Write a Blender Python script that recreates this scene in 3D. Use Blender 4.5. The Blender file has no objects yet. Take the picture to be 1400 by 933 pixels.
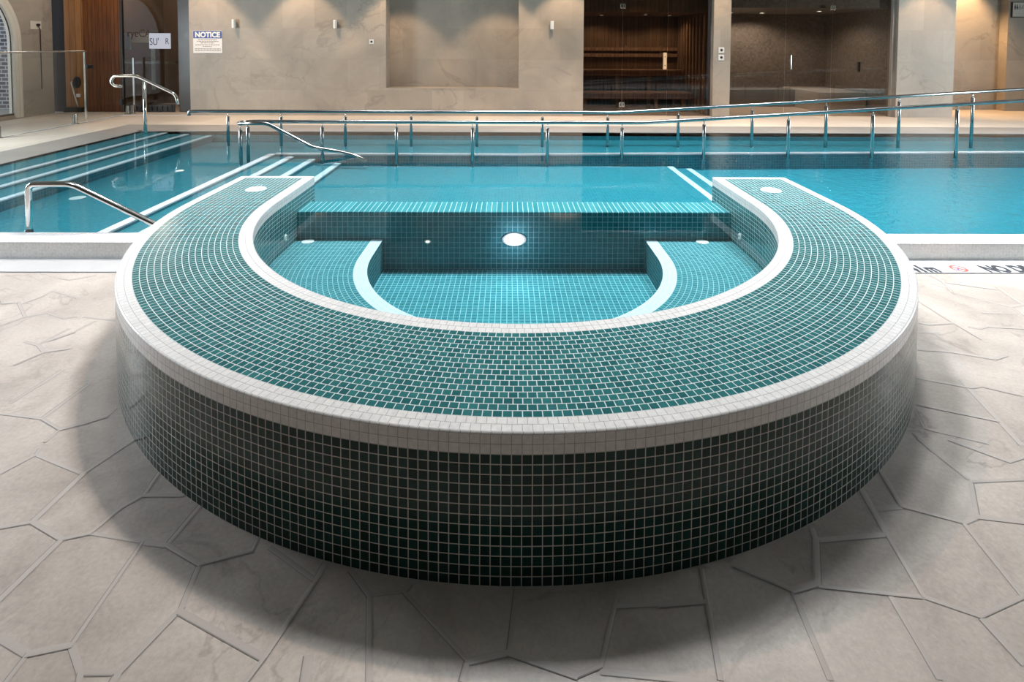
import bpy, math, random
from mathutils import Vector, Matrix
random.seed(7)
PI = math.pi
scene = bpy.context.scene
COL = scene.collection

# ------------------------------------------------------------------ materials
def new_mat(name):
    m = bpy.data.materials.new(name); m.use_nodes = True
    nt = m.node_tree; nt.nodes.clear()
    out = nt.nodes.new('ShaderNodeOutputMaterial')
    return m, nt, out
def N(nt, t, **kw):
    n = nt.nodes.new(t)
    for k, v in kw.items():
        if k.startswith('i_'):
            key = k[2:].replace('_', ' ')
            n.inputs[key].default_value = v
        else: setattr(n, k, v)
    return n
def L(nt, a, b): nt.links.new(a, b)
def rgb(c): return (c[0], c[1], c[2], 1)
def principled(nt, out, **kw):
    b = nt.nodes.new('ShaderNodeBsdfPrincipled')
    for k, v in kw.items(): b.inputs[k].default_value = v
    L(nt, b.outputs[0], out.inputs[0]); return b
def plain(name, c, rough=.5, metal=0, spec=.5):
    m, nt, out = new_mat(name)
    b = principled(nt, out, **{'Base Color': rgb(c), 'Roughness': rough, 'Metallic': metal, 'Specular IOR Level': spec})
    tc = N(nt, 'ShaderNodeTexCoord'); no = N(nt, 'ShaderNodeTexNoise', i_Scale=9.0, i_Detail=3.0)
    L(nt, tc.outputs['Object'], no.inputs['Vector'])
    mr = N(nt, 'ShaderNodeMapRange'); mr.inputs[3].default_value = max(.02, rough-.06); mr.inputs[4].default_value = min(1, rough+.06)
    L(nt, no.outputs[0], mr.inputs[0]); L(nt, mr.outputs[0], b.inputs['Roughness'])
    return m
def emit(name, c, s):
    m, nt, out = new_mat(name)
    e = N(nt, 'ShaderNodeEmission'); e.inputs[0].default_value = rgb(c); e.inputs[1].default_value = s
    L(nt, e.outputs[0], out.inputs[0]); return m
def tile(name, c1, c2, grout, rough=.12, mortar=.055, spec=.5, bump=.35, bias=0., groutrough=.6, cloud=.0):
    """mosaic tile: UVs are in tile units, one brick per unit"""
    m, nt, out = new_mat(name)
    b = principled(nt, out, **{'Specular IOR Level': spec})
    uv = N(nt, 'ShaderNodeTexCoord')
    br = N(nt, 'ShaderNodeTexBrick', offset=0.0, squash=1.0)
    for k, v in (('Scale', 1.0), ('Mortar Size', mortar), ('Mortar Smooth', .15), ('Bias', bias), ('Brick Width', 1.0), ('Row Height', 1.0)):
        br.inputs[k].default_value = v
    br.inputs['Color1'].default_value = rgb(c1); br.inputs['Color2'].default_value = rgb(c2); br.inputs['Mortar'].default_value = rgb(grout)
    L(nt, uv.outputs['UV'], br.inputs['Vector'])
    no = N(nt, 'ShaderNodeTexNoise', i_Scale=1.7, i_Detail=2.0); L(nt, uv.outputs['UV'], no.inputs['Vector'])
    mx = N(nt, 'ShaderNodeMix', data_type='RGBA', blend_type='MULTIPLY'); mx.inputs[0].default_value = .35
    L(nt, br.outputs['Color'], mx.inputs[6]); L(nt, no.outputs[0], mx.inputs[7])
    bc = N(nt, 'ShaderNodeHueSaturation'); bc.inputs['Value'].default_value = 1.2
    L(nt, mx.outputs[2], bc.inputs['Color']); L(nt, bc.outputs[0], b.inputs['Base Color'])
    mr = N(nt, 'ShaderNodeMapRange'); mr.inputs[3].default_value = rough; mr.inputs[4].default_value = groutrough
    L(nt, br.outputs['Fac'], mr.inputs[0]); L(nt, mr.outputs[0], b.inputs['Roughness'])
    inv = N(nt, 'ShaderNodeMath', operation='SUBTRACT'); inv.inputs[0].default_value = 1; L(nt, br.outputs['Fac'], inv.inputs[1])
    bp = N(nt, 'ShaderNodeBump'); bp.inputs['Strength'].default_value = bump; bp.inputs['Distance'].default_value = .0015
    L(nt, inv.outputs[0], bp.inputs['Height']); L(nt, bp.outputs[0], b.inputs['Normal'])
    return m
def stone(name, c1, c2, vein, rough=.45, joint=None, jw=.6, jh=.6, jsize=.004, scale=1.6, coord='UV', veinamt=.5, spec=.4, speck=.0, off=.5):
    """cloudy veined stone; joint = colour of the joints between large-format tiles (UVs in metres)"""
    m, nt, out = new_mat(name)
    b = principled(nt, out, **{'Roughness': rough, 'Specular IOR Level': spec})
    tc = N(nt, 'ShaderNodeTexCoord'); V = tc.outputs[coord]
    n1 = N(nt, 'ShaderNodeTexNoise', i_Scale=scale, i_Detail=8.0, i_Roughness=.62, i_Distortion=.5); L(nt, V, n1.inputs['Vector'])
    cr = N(nt, 'ShaderNodeValToRGB'); cr.color_ramp.elements[0].position = .32; cr.color_ramp.elements[1].position = .7
    cr.color_ramp.elements[0].color = rgb(c2); cr.color_ramp.elements[1].color = rgb(c1); L(nt, n1.outputs[0], cr.inputs[0])
    n2 = N(nt, 'ShaderNodeTexNoise', i_Scale=scale*.75, i_Detail=5.0, i_Roughness=.55, i_Distortion=1.6); L(nt, V, n2.inputs['Vector'])
    ab = N(nt, 'ShaderNodeMath', operation='SUBTRACT'); ab.inputs[1].default_value = .5; L(nt, n2.outputs[0], ab.inputs[0])
    a2 = N(nt, 'ShaderNodeMath', operation='ABSOLUTE'); L(nt, ab.outputs[0], a2.inputs[0])
    mr = N(nt, 'ShaderNodeMapRange'); mr.inputs[1].default_value = 0; mr.inputs[2].default_value = .022; mr.inputs[3].default_value = veinamt; mr.inputs[4].default_value = 0
    L(nt, a2.outputs[0], mr.inputs[0])
    n3 = N(nt, 'ShaderNodeTexNoise', i_Scale=scale*.9, i_Detail=2.0); L(nt, V, n3.inputs['Vector'])
    m3 = N(nt, 'ShaderNodeMapRange'); m3.inputs[1].default_value = .45; m3.inputs[2].default_value = .65; L(nt, n3.outputs[0], m3.inputs[0])
    mm = N(nt, 'ShaderNodeMath', operation='MULTIPLY'); L(nt, mr.outputs[0], mm.inputs[0]); L(nt, m3.outputs[0], mm.inputs[1])
    mx = N(nt, 'ShaderNodeMix', data_type='RGBA'); L(nt, mm.outputs[0], mx.inputs[0]); L(nt, cr.outputs[0], mx.inputs[6]); mx.inputs[7].default_value = rgb(vein)
    col = mx.outputs[2]
    n4 = N(nt, 'ShaderNodeTexNoise', i_Scale=scale*30, i_Detail=4.0, i_Roughness=.7); L(nt, V, n4.inputs['Vector'])
    if speck:
        m4 = N(nt, 'ShaderNodeMapRange'); m4.inputs[3].default_value = 1-speck; m4.inputs[4].default_value = 1+speck; L(nt, n4.outputs[0], m4.inputs[0])
        mu = N(nt, 'ShaderNodeMix', data_type='RGBA', blend_type='MULTIPLY'); mu.inputs[0].default_value = 1
        L(nt, col, mu.inputs[6]); L(nt, m4.outputs[0], mu.inputs[7]); col = mu.outputs[2]
    bp = N(nt, 'ShaderNodeBump'); bp.inputs['Strength'].default_value = .08; bp.inputs['Distance'].default_value = .01
    L(nt, n4.outputs[0], bp.inputs['Height'])
    if joint:
        br = N(nt, 'ShaderNodeTexBrick', offset=off)
        for k, v in (('Scale', 1.0), ('Mortar Size', jsize), ('Mortar Smooth', .2), ('Bias', 0), ('Brick Width', jw), ('Row Height', jh)): br.inputs[k].default_value = v
        br.inputs['Color1'].default_value = (1, 1, 1, 1); br.inputs['Color2'].default_value = (.86, .86, .85, 1); br.inputs['Mortar'].default_value = rgb(joint)
        L(nt, V, br.inputs['Vector'])
        mj = N(nt, 'ShaderNodeMix', data_type='RGBA', blend_type='MULTIPLY'); mj.inputs[0].default_value = 1
        L(nt, col, mj.inputs[6]); L(nt, br.outputs['Color'], mj.inputs[7]); col = mj.outputs[2]
    L(nt, col, b.inputs['Base Color']); L(nt, bp.outputs[0], b.inputs['Normal'])
    return m
def wood(name, c1, c2, slat=.09, rough=.45, vertical=True, gap=(.02, .012, .008)):
    m, nt, out = new_mat(name)
    b = principled(nt, out, **{'Roughness': rough, 'Specular IOR Level': .35})
    tc = N(nt, 'ShaderNodeTexCoord'); V = tc.outputs['UV']
    mp = N(nt, 'ShaderNodeMapping'); mp.inputs['Scale'].default_value = (14, 1.2, 1) if vertical else (1.2, 14, 1); L(nt, V, mp.inputs['Vector'])
    no = N(nt, 'ShaderNodeTexNoise', i_Scale=1.5, i_Detail=6.0, i_Roughness=.6); L(nt, mp.outputs[0], no.inputs['Vector'])
    cr = N(nt, 'ShaderNodeValToRGB'); cr.color_ramp.elements[0].position = .35; cr.color_ramp.elements[1].position = .68
    cr.color_ramp.elements[0].color = rgb(c2); cr.color_ramp.elements[1].color = rgb(c1); L(nt, no.outputs[0], cr.inputs[0])
    br = N(nt, 'ShaderNodeTexBrick', offset=0.)
    w, h = (slat, 50.) if vertical else (50., slat)
    for k, v in (('Scale', 1.0), ('Mortar Size', .004), ('Mortar Smooth', .1), ('Bias', 0), ('Brick Width', w), ('Row Height', h)): br.inputs[k].default_value = v
    br.inputs['Color1'].default_value = (1, 1, 1, 1); br.inputs['Color2'].default_value = (.72, .72, .72, 1); br.inputs['Mortar'].default_value = (.25, .22, .2, 1)
    L(nt, V, br.inputs['Vector'])
    mj = N(nt, 'ShaderNodeMix', data_type='RGBA', blend_type='MULTIPLY'); mj.inputs[0].default_value = 1
    L(nt, cr.outputs[0], mj.inputs[6]); L(nt, br.outputs['Color'], mj.inputs[7]); L(nt, mj.outputs[2], b.inputs['Base Color'])
    return m
def glass(name, tint, ior=1.5, gloss=1.0, rough=0.):
    m, nt, out = new_mat(name)
    t = N(nt, 'ShaderNodeBsdfTransparent'); t.inputs[0].default_value = rgb(tint)
    g = N(nt, 'ShaderNodeBsdfGlossy'); g.inputs['Roughness'].default_value = rough; g.inputs[0].default_value = (gloss, gloss, gloss, 1)
    f = N(nt, 'ShaderNodeFresnel'); ge = N(nt, 'ShaderNodeNewGeometry')
    io = N(nt, 'ShaderNodeMapRange'); io.inputs[3].default_value = ior; io.inputs[4].default_value = 1/ior; L(nt, ge.outputs['Backfacing'], io.inputs[0]); L(nt, io.outputs[0], f.inputs[0])
    x = N(nt, 'ShaderNodeMixShader'); L(nt, f.outputs[0], x.inputs[0]); L(nt, t.outputs[0], x.inputs[1]); L(nt, g.outputs[0], x.inputs[2])
    L(nt, x.outputs[0], out.inputs[0]); return m
def water_mat(name, absorb, density, calm, lively, x0, x1, tint=(1, 1, 1)):
    """clear water: fresnel surface, absorbing body; ripples grow from x0 to x1 where the jets stir it"""
    m, nt, out = new_mat(name)
    t = N(nt, 'ShaderNodeBsdfTransparent'); t.inputs[0].default_value = rgb(tint)
    g = N(nt, 'ShaderNodeBsdfGlossy'); g.inputs['Roughness'].default_value = 0.01
    f = N(nt, 'ShaderNodeFresnel'); ge = N(nt, 'ShaderNodeNewGeometry')
    io = N(nt, 'ShaderNodeMapRange'); io.inputs[3].default_value = 1.33; io.inputs[4].default_value = 1/1.33; L(nt, ge.outputs['Backfacing'], io.inputs[0]); L(nt, io.outputs[0], f.inputs[0])
    x = N(nt, 'ShaderNodeMixShader'); L(nt, f.outputs[0], x.inputs[0]); L(nt, t.outputs[0], x.inputs[1]); L(nt, g.outputs[0], x.inputs[2])
    L(nt, x.outputs[0], out.inputs['Surface'])
    va = N(nt, 'ShaderNodeVolumeAbsorption'); va.inputs[0].default_value = rgb(absorb); va.inputs[1].default_value = density
    L(nt, va.outputs[0], out.inputs['Volume'])
    tc = N(nt, 'ShaderNodeTexCoord')
    no = N(nt, 'ShaderNodeTexNoise', i_Scale=9.0, i_Detail=3.0, i_Roughness=.6, i_Distortion=.8); L(nt, tc.outputs['Object'], no.inputs['Vector'])
    sx = N(nt, 'ShaderNodeSeparateXYZ'); L(nt, tc.outputs['Object'], sx.inputs[0])
    mr = N(nt, 'ShaderNodeMapRange'); mr.inputs[1].default_value = x0; mr.inputs[2].default_value = x1; mr.inputs[3].default_value = calm; mr.inputs[4].default_value = lively
    L(nt, sx.outputs[0], mr.inputs[0])
    bp = N(nt, 'ShaderNodeBump'); bp.inputs['Distance'].default_value = .02
    L(nt, mr.outputs[0], bp.inputs['Strength']); L(nt, no.outputs[0], bp.inputs['Height'])
    L(nt, bp.outputs[0], g.inputs['Normal']); L(nt, bp.outputs[0], f.inputs['Normal'])
    return m

M = dict(
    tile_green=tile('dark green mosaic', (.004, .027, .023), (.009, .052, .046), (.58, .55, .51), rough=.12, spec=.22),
    tile_rim_lit=tile('green mosaic lit tone', (.011, .112, .122), (.028, .178, .186), (.60, .70, .71), rough=.2),  # the green tile again, with the light on the rim put into its colour
    tile_white=tile('white mosaic', (.80, .78, .76), (.74, .72, .71), (.40, .38, .37), rough=.3, mortar=.035),
    tile_kerb=tile('pale kerb mosaic', (.86, .84, .80), (.78, .76, .72), (.88, .86, .83), rough=.35, mortar=.06),
    tile_spa=tile('turquoise mosaic', (.030, .18, .21), (.05, .235, .265), (.40, .58, .61), rough=.8, bump=.1, mortar=.05, spec=.0),
    tile_pool=tile('pool mosaic', (.007, .160, .205), (.015, .205, .255), (.11, .31, .365), rough=.3, bump=.1, mortar=.05, spec=.1),
    nosing=tile('nosing mosaic', (.72, .80, .84), (.66, .76, .80), (.50, .58, .62), rough=.35, mortar=.04, bump=.1),
    floor=stone('stamped pale stone floor', (.57, .495, .435), (.36, .305, .265), (.22, .18, .155), rough=.36, scale=2.3, coord='Object', veinamt=.5, spec=.5, speck=.3),
    joint=plain('floor joint', (.43, .375, .335), .5), seam=plain('dark joint seam', (.25, .225, .205), .8),
    gap=plain('dark gap', (.03, .02, .018), .9, 0, .05),
    strip=stone('pale edge stone', (.56, .54, .52), (.49, .47, .455), (.38, .36, .345), rough=.35, scale=2.5, coord='Object', veinamt=.2, speck=.06),
    strip_white=stone('white edge stone', (.60, .595, .59), (.56, .555, .55), (.5, .495, .49), rough=.4, scale=2.5, coord='Object', veinamt=.1),
    deck=stone('deck stone', (.76, .66, .56), (.68, .59, .50), (.42, .36, .3), rough=.4, scale=1.4, joint=(.86, .84, .82), jw=1.2, jh=.6, coord='UV', veinamt=.2),
    coping=stone('deck coping stone', (.38, .345, .315), (.33, .30, .275), (.26, .23, .21), rough=.35, scale=2., joint=(.84, .82, .8), jw=1.2, jh=.33, coord='UV', veinamt=.2),
    wall=stone('large format wall stone', (.47, .405, .34), (.335, .295, .255), (.20, .175, .155), rough=.5, scale=.95, joint=(.88, .87, .86), jw=.62, jh=.6, jsize=.003, veinamt=.42, speck=.05, off=.37),
    wall_plain=plain('painted wall', (.46, .43, .40), .7),
    ceiling=plain('ceiling', (.56, .55, .54), .8), wall_lobby=plain('brown lobby wall', (.20, .135, .09), .6), wall_far=plain('dark wall', (.10, .095, .09), .7),
    steel=plain('brushed steel', (.36, .37, .37), .22, 1.0),
    chrome=plain('polished steel', (.75, .74, .72), .12, 1.0),
    glass_clear=glass('clear glass', (.965, .98, .972), 1.45),
    glass_dark=glass('tinted glass', (.62, .58, .55)),
    glass_grey=glass('grey tinted glass', (.72, .68, .64)),
    black=plain('black plastic', (.012, .012, .013), .4),
    blackpanel=plain('near black panel', (.014, .012, .011), .5, 0, .25), darkmetal=plain('dark metal panel', (.035, .030, .028), .35),
    white=plain('white plastic', (.78, .77, .75), .4),
    cream=plain('cream moulding', (.68, .63, .55), .5),
    blue=plain('sign blue', (.035, .075, .30), .5),
    paleblue=plain('pale blue print', (.55, .72, .85), .5), palegreen=plain('pale green print', (.62, .64, .56), .5),
    signwhite=plain('sign white', (.85, .80, .76), .5),
    ink=plain('printed ink', (.02, .022, .03), .6),
    inkgrey=plain('printed grey ink', (.30, .22, .20), .6),
    red=plain('printed red', (.70, .10, .08), .5),
    wood_dark=wood('dark slat wood', (.25, .082, .016), (.14, .042, .008), .075),
    wood_pale=wood('pale slat wood', (.46, .21, .075), (.34, .145, .045), .12),
    wood_sauna=wood('sauna slats', (.30, .18, .095), (.20, .115, .055), .085),
    wood_bench=wood('sauna bench boards', (.48, .30, .17), (.36, .21, .11), .09, vertical=False),
    wood_handle=wood('pale handle wood', (.75, .55, .35), (.65, .46, .28), .5),
    mosaic_brown=tile('brown steam mosaic', (.16, .137, .12), (.27, .235, .205), (.20, .175, .155), rough=.3, mortar=.08),
    bench_stone=plain('bench stone', (.52, .47, .42), .4),
    lens=emit('lamp lens', (1., .93, .82), 9.),
    poollens=emit('pool lamp lens', (.95, .98, 1.), 5.),
    warmlens=emit('small warm lamp lens', (1., .84, .70), 2.),
    sky_bright=emit('lit panel', (.86, .88, 1.), .5),
    pool_water=water_mat('pool water', (.10, .72, .80), .62, .03, .5, 1.2, 3.2),
    spa_water=water_mat('spa water', (.22, .78, .84), .55, .006, .006, 50, 60),
)
def brick_mat():
    m, nt, out = new_mat('grey brick')
    b = principled(nt, out, **{'Roughness': .8})
    tc = N(nt, 'ShaderNodeTexCoord'); br = N(nt, 'ShaderNodeTexBrick')
    for k, v in (('Scale', 1.0), ('Mortar Size', .012), ('Mortar Smooth', .1), ('Brick Width', .20), ('Row Height', .088)): br.inputs[k].default_value = v
    br.inputs['Color1'].default_value = (.10, .10, .115, 1); br.inputs['Color2'].default_value = (.19, .19, .21, 1); br.inputs['Mortar'].default_value = (.6, .62, .66, 1)
    L(nt, tc.outputs['UV'], br.inputs['Vector']); L(nt, br.outputs['Color'], b.inputs['Base Color']); return m
M['brick'] = brick_mat()

# ------------------------------------------------------------------ mesh building
class MB:
    def __init__(s): s.v = []; s.f = []; s.uv = []; s.mi = []; s.sm = []
    def poly(s, pts, uvs=None, mi=0, smooth=False):
        k = len(s.v); s.v += [tuple(p) for p in pts]; s.f.append(list(range(k, k+len(pts))))
        s.uv.append(uvs or [(p[0], p[1]) for p in pts]); s.mi.append(mi); s.sm.append(smooth)
    def wallquad(s, a, b, z0, z1, mi=0, uvo=None):
        """vertical quad from plan point a to b, uv in metres (u along, v = height)"""
        ln = math.hypot(b[0]-a[0], b[1]-a[1]); u0 = uvo if uvo is not None else (a[0] if abs(b[0]-a[0]) > abs(b[1]-a[1]) else a[1])
        sg = 1 if (b[0]-a[0])+(b[1]-a[1]) >= 0 else -1
        s.poly([(a[0], a[1], z0), (b[0], b[1], z0), (b[0], b[1], z1), (a[0], a[1], z1)], [(u0, z0), (u0+sg*ln, z0), (u0+sg*ln, z1), (u0, z1)], mi)
    def grid(s, nu, nv, fn, mi=0, smooth=True):
        k = len(s.v); P = []; U = []
        for j in range(nv+1):
            for i in range(nu+1):
                p, u = fn(i/nu, j/nv); s.v.append(tuple(p)); U.append(u)
        for j in range(nv):
            for i in range(nu):
                q = [j*(nu+1)+i, j*(nu+1)+i+1, (j+1)*(nu+1)+i+1, (j+1)*(nu+1)+i]
                s.f.append([k+a for a in q]); s.uv.append([U[a] for a in q]); s.mi.append(mi); s.sm.append(smooth)
    def box(s, x0, x1, y0, y1, z0, z1, mi=0, t=1.0):
        X = [(x0, y0), (x1, y0), (x1, y1), (x0, y1)]
        for i in range(4):
            a, b = X[i], X[(i+1) % 4]
            uu = [(c[0] if i % 2 == 0 else c[1])/t for c in (a, b, b, a)]; zz = [z0/t, z0/t, z1/t, z1/t]
            s.poly([(a[0], a[1], z0), (b[0], b[1], z0), (b[0], b[1], z1), (a[0], a[1], z1)], list(zip(uu, zz)), mi)
        s.poly([(x0, y0, z1), (x1, y0, z1), (x1, y1, z1), (x0, y1, z1)], [(c[0]/t, c[1]/t) for c in X], mi)
        s.poly([(x0, y1, z0), (x1, y1, z0), (x1, y0, z0), (x0, y0, z0)], None, mi)
    def bbox(s, x0, x1, y0, y1, z0, z1, r=.004, mi=0):
        """box with chamfered edges"""
        import itertools
        c = [(x0+x1)/2, (y0+y1)/2, (z0+z1)/2]; h = [(x1-x0)/2, (y1-y0)/2, (z1-z0)/2]; r = min(r, min(h)*.9)
        def pt(sg, ax): return tuple(c[i]+sg[i]*(h[i]-(0 if i == ax else r)) for i in range(3))
        for ax in range(3):
            b, d = (ax+1) % 3, (ax+2) % 3
            for sa in (1, -1):
                q = []
                for (sb, sd) in ((-1, -1), (1, -1), (1, 1), (-1, 1)):
                    g = [0, 0, 0]; g[ax] = sa; g[b] = sb; g[d] = sd; q.append(pt(g, ax))
                s.poly(q if sa > 0 else q[::-1], [(p[b], p[d]) for p in (q if sa > 0 else q[::-1])], mi)
        for ax in range(3):
            b, d = (ax+1) % 3, (ax+2) % 3
            for sb in (1, -1):
                for sd in (1, -1):
                    g1 = [0]*3; g1[b] = sb; g1[d] = sd; g0 = list(g1); g0[ax] = -1; g1[ax] = 1
                    q = [pt(g0, b), pt(g1, b), pt(g1, d), pt(g0, d)]
                    s.poly(q if sb*sd > 0 else q[::-1], None, mi)
        for g in itertools.product((1, -1), repeat=3):
            q = [pt(g, 0), pt(g, 1), pt(g, 2)]; s.poly(q if g[0]*g[1]*g[2] > 0 else q[::-1], None, mi)
    def tube(s, pts, r, n=14, mi=0, cap=True):
        pts = [Vector(p) for p in pts]; k = len(s.v); up = None
        for i, p in enumerate(pts):
            d = (pts[min(i+1, len(pts)-1)]-pts[max(i-1, 0)]).normalized()
            if up is None: up = Vector((0, 0, 1)) if abs(d.z) < .9 else Vector((0, 1, 0))
            a = d.cross(up).normalized(); b = a.cross(d).normalized(); up = b
            rr = r[i] if isinstance(r, (list, tuple)) else r
            for j in range(n):
                t = 2*PI*j/n; s.v.append(tuple(p+a*rr*math.cos(t)+b*rr*math.sin(t)))
        for i in range(len(pts)-1):
            for j in range(n):
                q = [k+i*n+j, k+i*n+(j+1) % n, k+(i+1)*n+(j+1) % n, k+(i+1)*n+j]
                s.f.append(q); s.uv.append([(0, 0)]*4); s.mi.append(mi); s.sm.append(True)
        if cap:
            s.f.append([k+j for j in range(n)][::-1]); s.f.append([k+(len(pts)-1)*n+j for j in range(n)])
            for _ in range(2): s.uv.append([(0, 0)]*n); s.mi.append(mi); s.sm.append(False)
    def lathe(s, cx, cy, prof, n=28, sx=1., sy=1., axis='z', mi=0):
        """prof = [(radius, height)...] about a vertical axis at cx,cy; axis 'y' turns it to face -y (cx=x, cy=z, height = y)"""
        k = len(s.v)
        for r, h in prof:
            for j in range(n):
                a = 2*PI*j/n; c, d = r*sx*math.cos(a), r*sy*math.sin(a)
                s.v.append((cx+c, cy+d, h) if axis == 'z' else (cx+c, h, cy+d) if axis == 'y' else (h, cx+c, cy+d))
        for i in range(len(prof)-1):
            for j in range(n):
                s.f.append([k+i*n+j, k+i*n+(j+1) % n, k+(i+1)*n+(j+1) % n, k+(i+1)*n+j]); s.uv.append([(0, 0)]*4); s.mi.append(mi); s.sm.append(False)
        for e in (0, len(prof)-1):
            s.f.append([k+e*n+j for j in range(n)]); s.uv.append([(0, 0)]*n); s.mi.append(mi); s.sm.append(False)
    def build(s, name, mats, parent=None, label=None, fix=True):
        me = bpy.data.meshes.new(name); me.from_pydata(s.v, [], s.f); me.update()
        ul = me.uv_layers.new(name='UVMap'); i = 0
        for u in s.uv:
            for c in u: ul.data[i].uv = c; i += 1
        for p, mi, sm in zip(me.polygons, s.mi, s.sm): p.material_index = mi; p.use_smooth = sm
        for m in (mats if isinstance(mats, (list, tuple)) else [mats]): me.materials.append(M[m])
        o = bpy.data.objects.new(name, me); COL.objects.link(o)
        if parent: o.parent = parent; o.matrix_parent_inverse = parent.matrix_world.inverted() if False else Matrix.Translation(-parent.location) if parent.type == 'EMPTY' else Matrix.Identity(4)
        if label: o['label'] = label
        return o
def thing(name, label, cat, loc=(0, 0, 0), group=None):
    o = bpy.data.objects.new(name, None); COL.objects.link(o); o.location = loc; o.empty_display_size = .1
    o['label'] = label; o['category'] = cat
    if group: o['group'] = group
    return o
def tag(o, label, cat, group=None, kind=None):
    o['label'] = label; o['category'] = cat
    if group: o['group'] = group
    if kind: o['kind'] = kind
    return o
def struct(o, label=None):
    o['kind'] = 'structure'
    if label: o['label'] = label
    return o
def text(name, body, mat, size, mtx, parent=None, sx=1., align='LEFT', ext=.0006, off=0.):
    cu = bpy.data.curves.new(name, 'FONT'); cu.body = body; cu.size = size; cu.extrude = ext; cu.align_x = align; cu.offset = off
    cu.materials.append(M[mat]); o0 = bpy.data.objects.new(name, cu); COL.objects.link(o0)
    dg = bpy.context.evaluated_depsgraph_get(); me = bpy.data.meshes.new_from_object(o0.evaluated_get(dg)); bpy.data.objects.remove(o0)
    T = mtx @ Matrix.Diagonal((sx, 1, 1, 1)); me.transform(T)
    me.materials.clear(); me.materials.append(M[mat])
    o = bpy.data.objects.new(name, me); COL.objects.link(o)
    if parent: o.parent = parent; o.matrix_parent_inverse = Matrix.Translation(-parent.location) if parent.type == 'EMPTY' else Matrix.Identity(4)
    return o
def face_y(x, y, z):   # text plane facing -y
    return Matrix.Translation((x, y, z)) @ Matrix.Rotation(PI/2, 4, 'X')
def arcpts(c, r, a0, a1, n, ax=(Vector((1, 0, 0)), Vector((0, 0, 1)))):
    return [Vector(c)+ax[0]*r*math.cos(a0+(a1-a0)*i/n)+ax[1]*r*math.sin(a0+(a1-a0)*i/n) for i in range(n+1)]
def bend(pts, r=.06, n=6):
    """polyline with rounded corners"""
    P = [Vector(p) for p in pts]; out = [P[0]]
    for i in range(1, len(P)-1):
        a = (P[i-1]-P[i]); b = (P[i+1]-P[i]); k = min(r, a.length*.45, b.length*.45)
        p0 = P[i]+a.normalized()*k; p1 = P[i]+b.normalized()*k
        for j in range(n+1):
            t = j/n; out.append(p0*(1-t)**2+P[i]*2*t*(1-t)+p1*t*t)
    out.append(P[-1]); return out
P_WIN_L, P_WIN_R, P_FILL, P_SPOT, P_WASH, P_SPA, EXPO = 550, 650, 165, 640, 125, 20, 0.22
P_FILL_R, P_FILL_L = 1800, 2700
FILLS = [(-3.5, 6.4, .4), (0, 5.6, 1.25), (3.5, 6., 1.2), (7, 5.4, 1.2), (9.8, 5.2, .9)]
WASH = [-5.75, -3.9, -2.1, -.2, 1.1, 2.6, 4.15, 5.8, 8.1]
# ------------------------------------------------------------------ spa: a horseshoe of mosaic
XC, YC, YE, H = .0524, 3.6189, 4.3115, .4389
R, RI = 2.1775, 1.594
T = .0289
ZB, ZF = .06, -.165           # bench seat, spa floor
SW = .262                     # spa water level
NA = 160
def upath(r, s):
    """s 0..1 along the horseshoe from the left arm's end to the right arm's: point and run length at radius r"""
    a, b = .1, .9
    st = YE-YC
    if s < a: return (XC-r, YE-st*s/a), st*s/a
    if s > b: return (XC+r, YC+st*(s-b)/(1-b)), st+PI*r+st*(s-b)/(1-b)
    th = PI+PI*(s-a)/(b-a)
    return (XC+r*math.cos(th), YC+r*math.sin(th)), st+r*(th-PI)
SS = [.1*i/10 for i in range(10)]+[.1+.8*i/NA for i in range(NA)]+[.9+.1*i/10 for i in range(11)]
NS = len(SS)-1
def sweep(mb, prof, mi=0, rev=False):
    """prof: [(radius, z, v)]; sweep along the horseshoe, uv in tiles"""
    rm = sum(p[0] for p in prof)/len(prof)
    def fn(a, b):
        s = SS[int(round(a*NS))]; p = prof[int(round(b*(len(prof)-1)))]
        (x, y), _ = upath(p[0], s); _, l = upath(rm, s)
        return (x, y, p[1]), (l/T, p[2])
    mb.grid(NS, len(prof)-1, fn, mi)

spa = thing('whirlpool_spa', 'raised horseshoe whirlpool spa clad in dark green mosaic with white edging', 'hot tub', (XC, YC, 0))
zw = H-.0615
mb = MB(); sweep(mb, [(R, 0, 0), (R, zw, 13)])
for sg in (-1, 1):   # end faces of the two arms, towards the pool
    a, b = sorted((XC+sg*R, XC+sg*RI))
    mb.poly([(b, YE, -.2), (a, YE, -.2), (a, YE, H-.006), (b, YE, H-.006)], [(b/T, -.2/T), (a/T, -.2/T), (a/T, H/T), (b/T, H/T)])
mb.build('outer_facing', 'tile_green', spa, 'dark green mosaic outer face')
W2 = .0615
EG = .005
def edging(r, sgn):
    """white edging: two rows down the face, a rounded lip, two rows on top (sgn: +1 outside, -1 inside)"""
    mb = MB()
    sweep(mb, [(r, zw, 0), (r, H-EG, 2)])
    sweep(mb, [(r, H-EG, 0.05), (r-sgn*EG*.29, H-EG*.29, .5), (r-sgn*EG, H, .95)])
    w = W2 if sgn > 0 else .070
    nrow = 2
    for k in range(nrow):
        a = r-sgn*(EG+(w-EG)*k/nrow); b = r-sgn*(EG+(w-EG)*(k+1)/nrow)
        sweep(mb, [(a, H, k), (b, H, k+1)])
    return mb
mb = edging(R, 1); mb.build('outer_edging', 'tile_white', spa, 'white mosaic edging around the outer rim')
mb = edging(RI, -1)
mb.build('inner_edging', 'tile_white', spa, 'white mosaic edging around the inner rim')
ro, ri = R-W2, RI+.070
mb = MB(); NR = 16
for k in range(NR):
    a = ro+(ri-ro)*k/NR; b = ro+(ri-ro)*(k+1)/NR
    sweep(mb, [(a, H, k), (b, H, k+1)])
mb.build('rim_top', 'tile_rim_lit', spa, 'green mosaic flat top of the rim')

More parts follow.
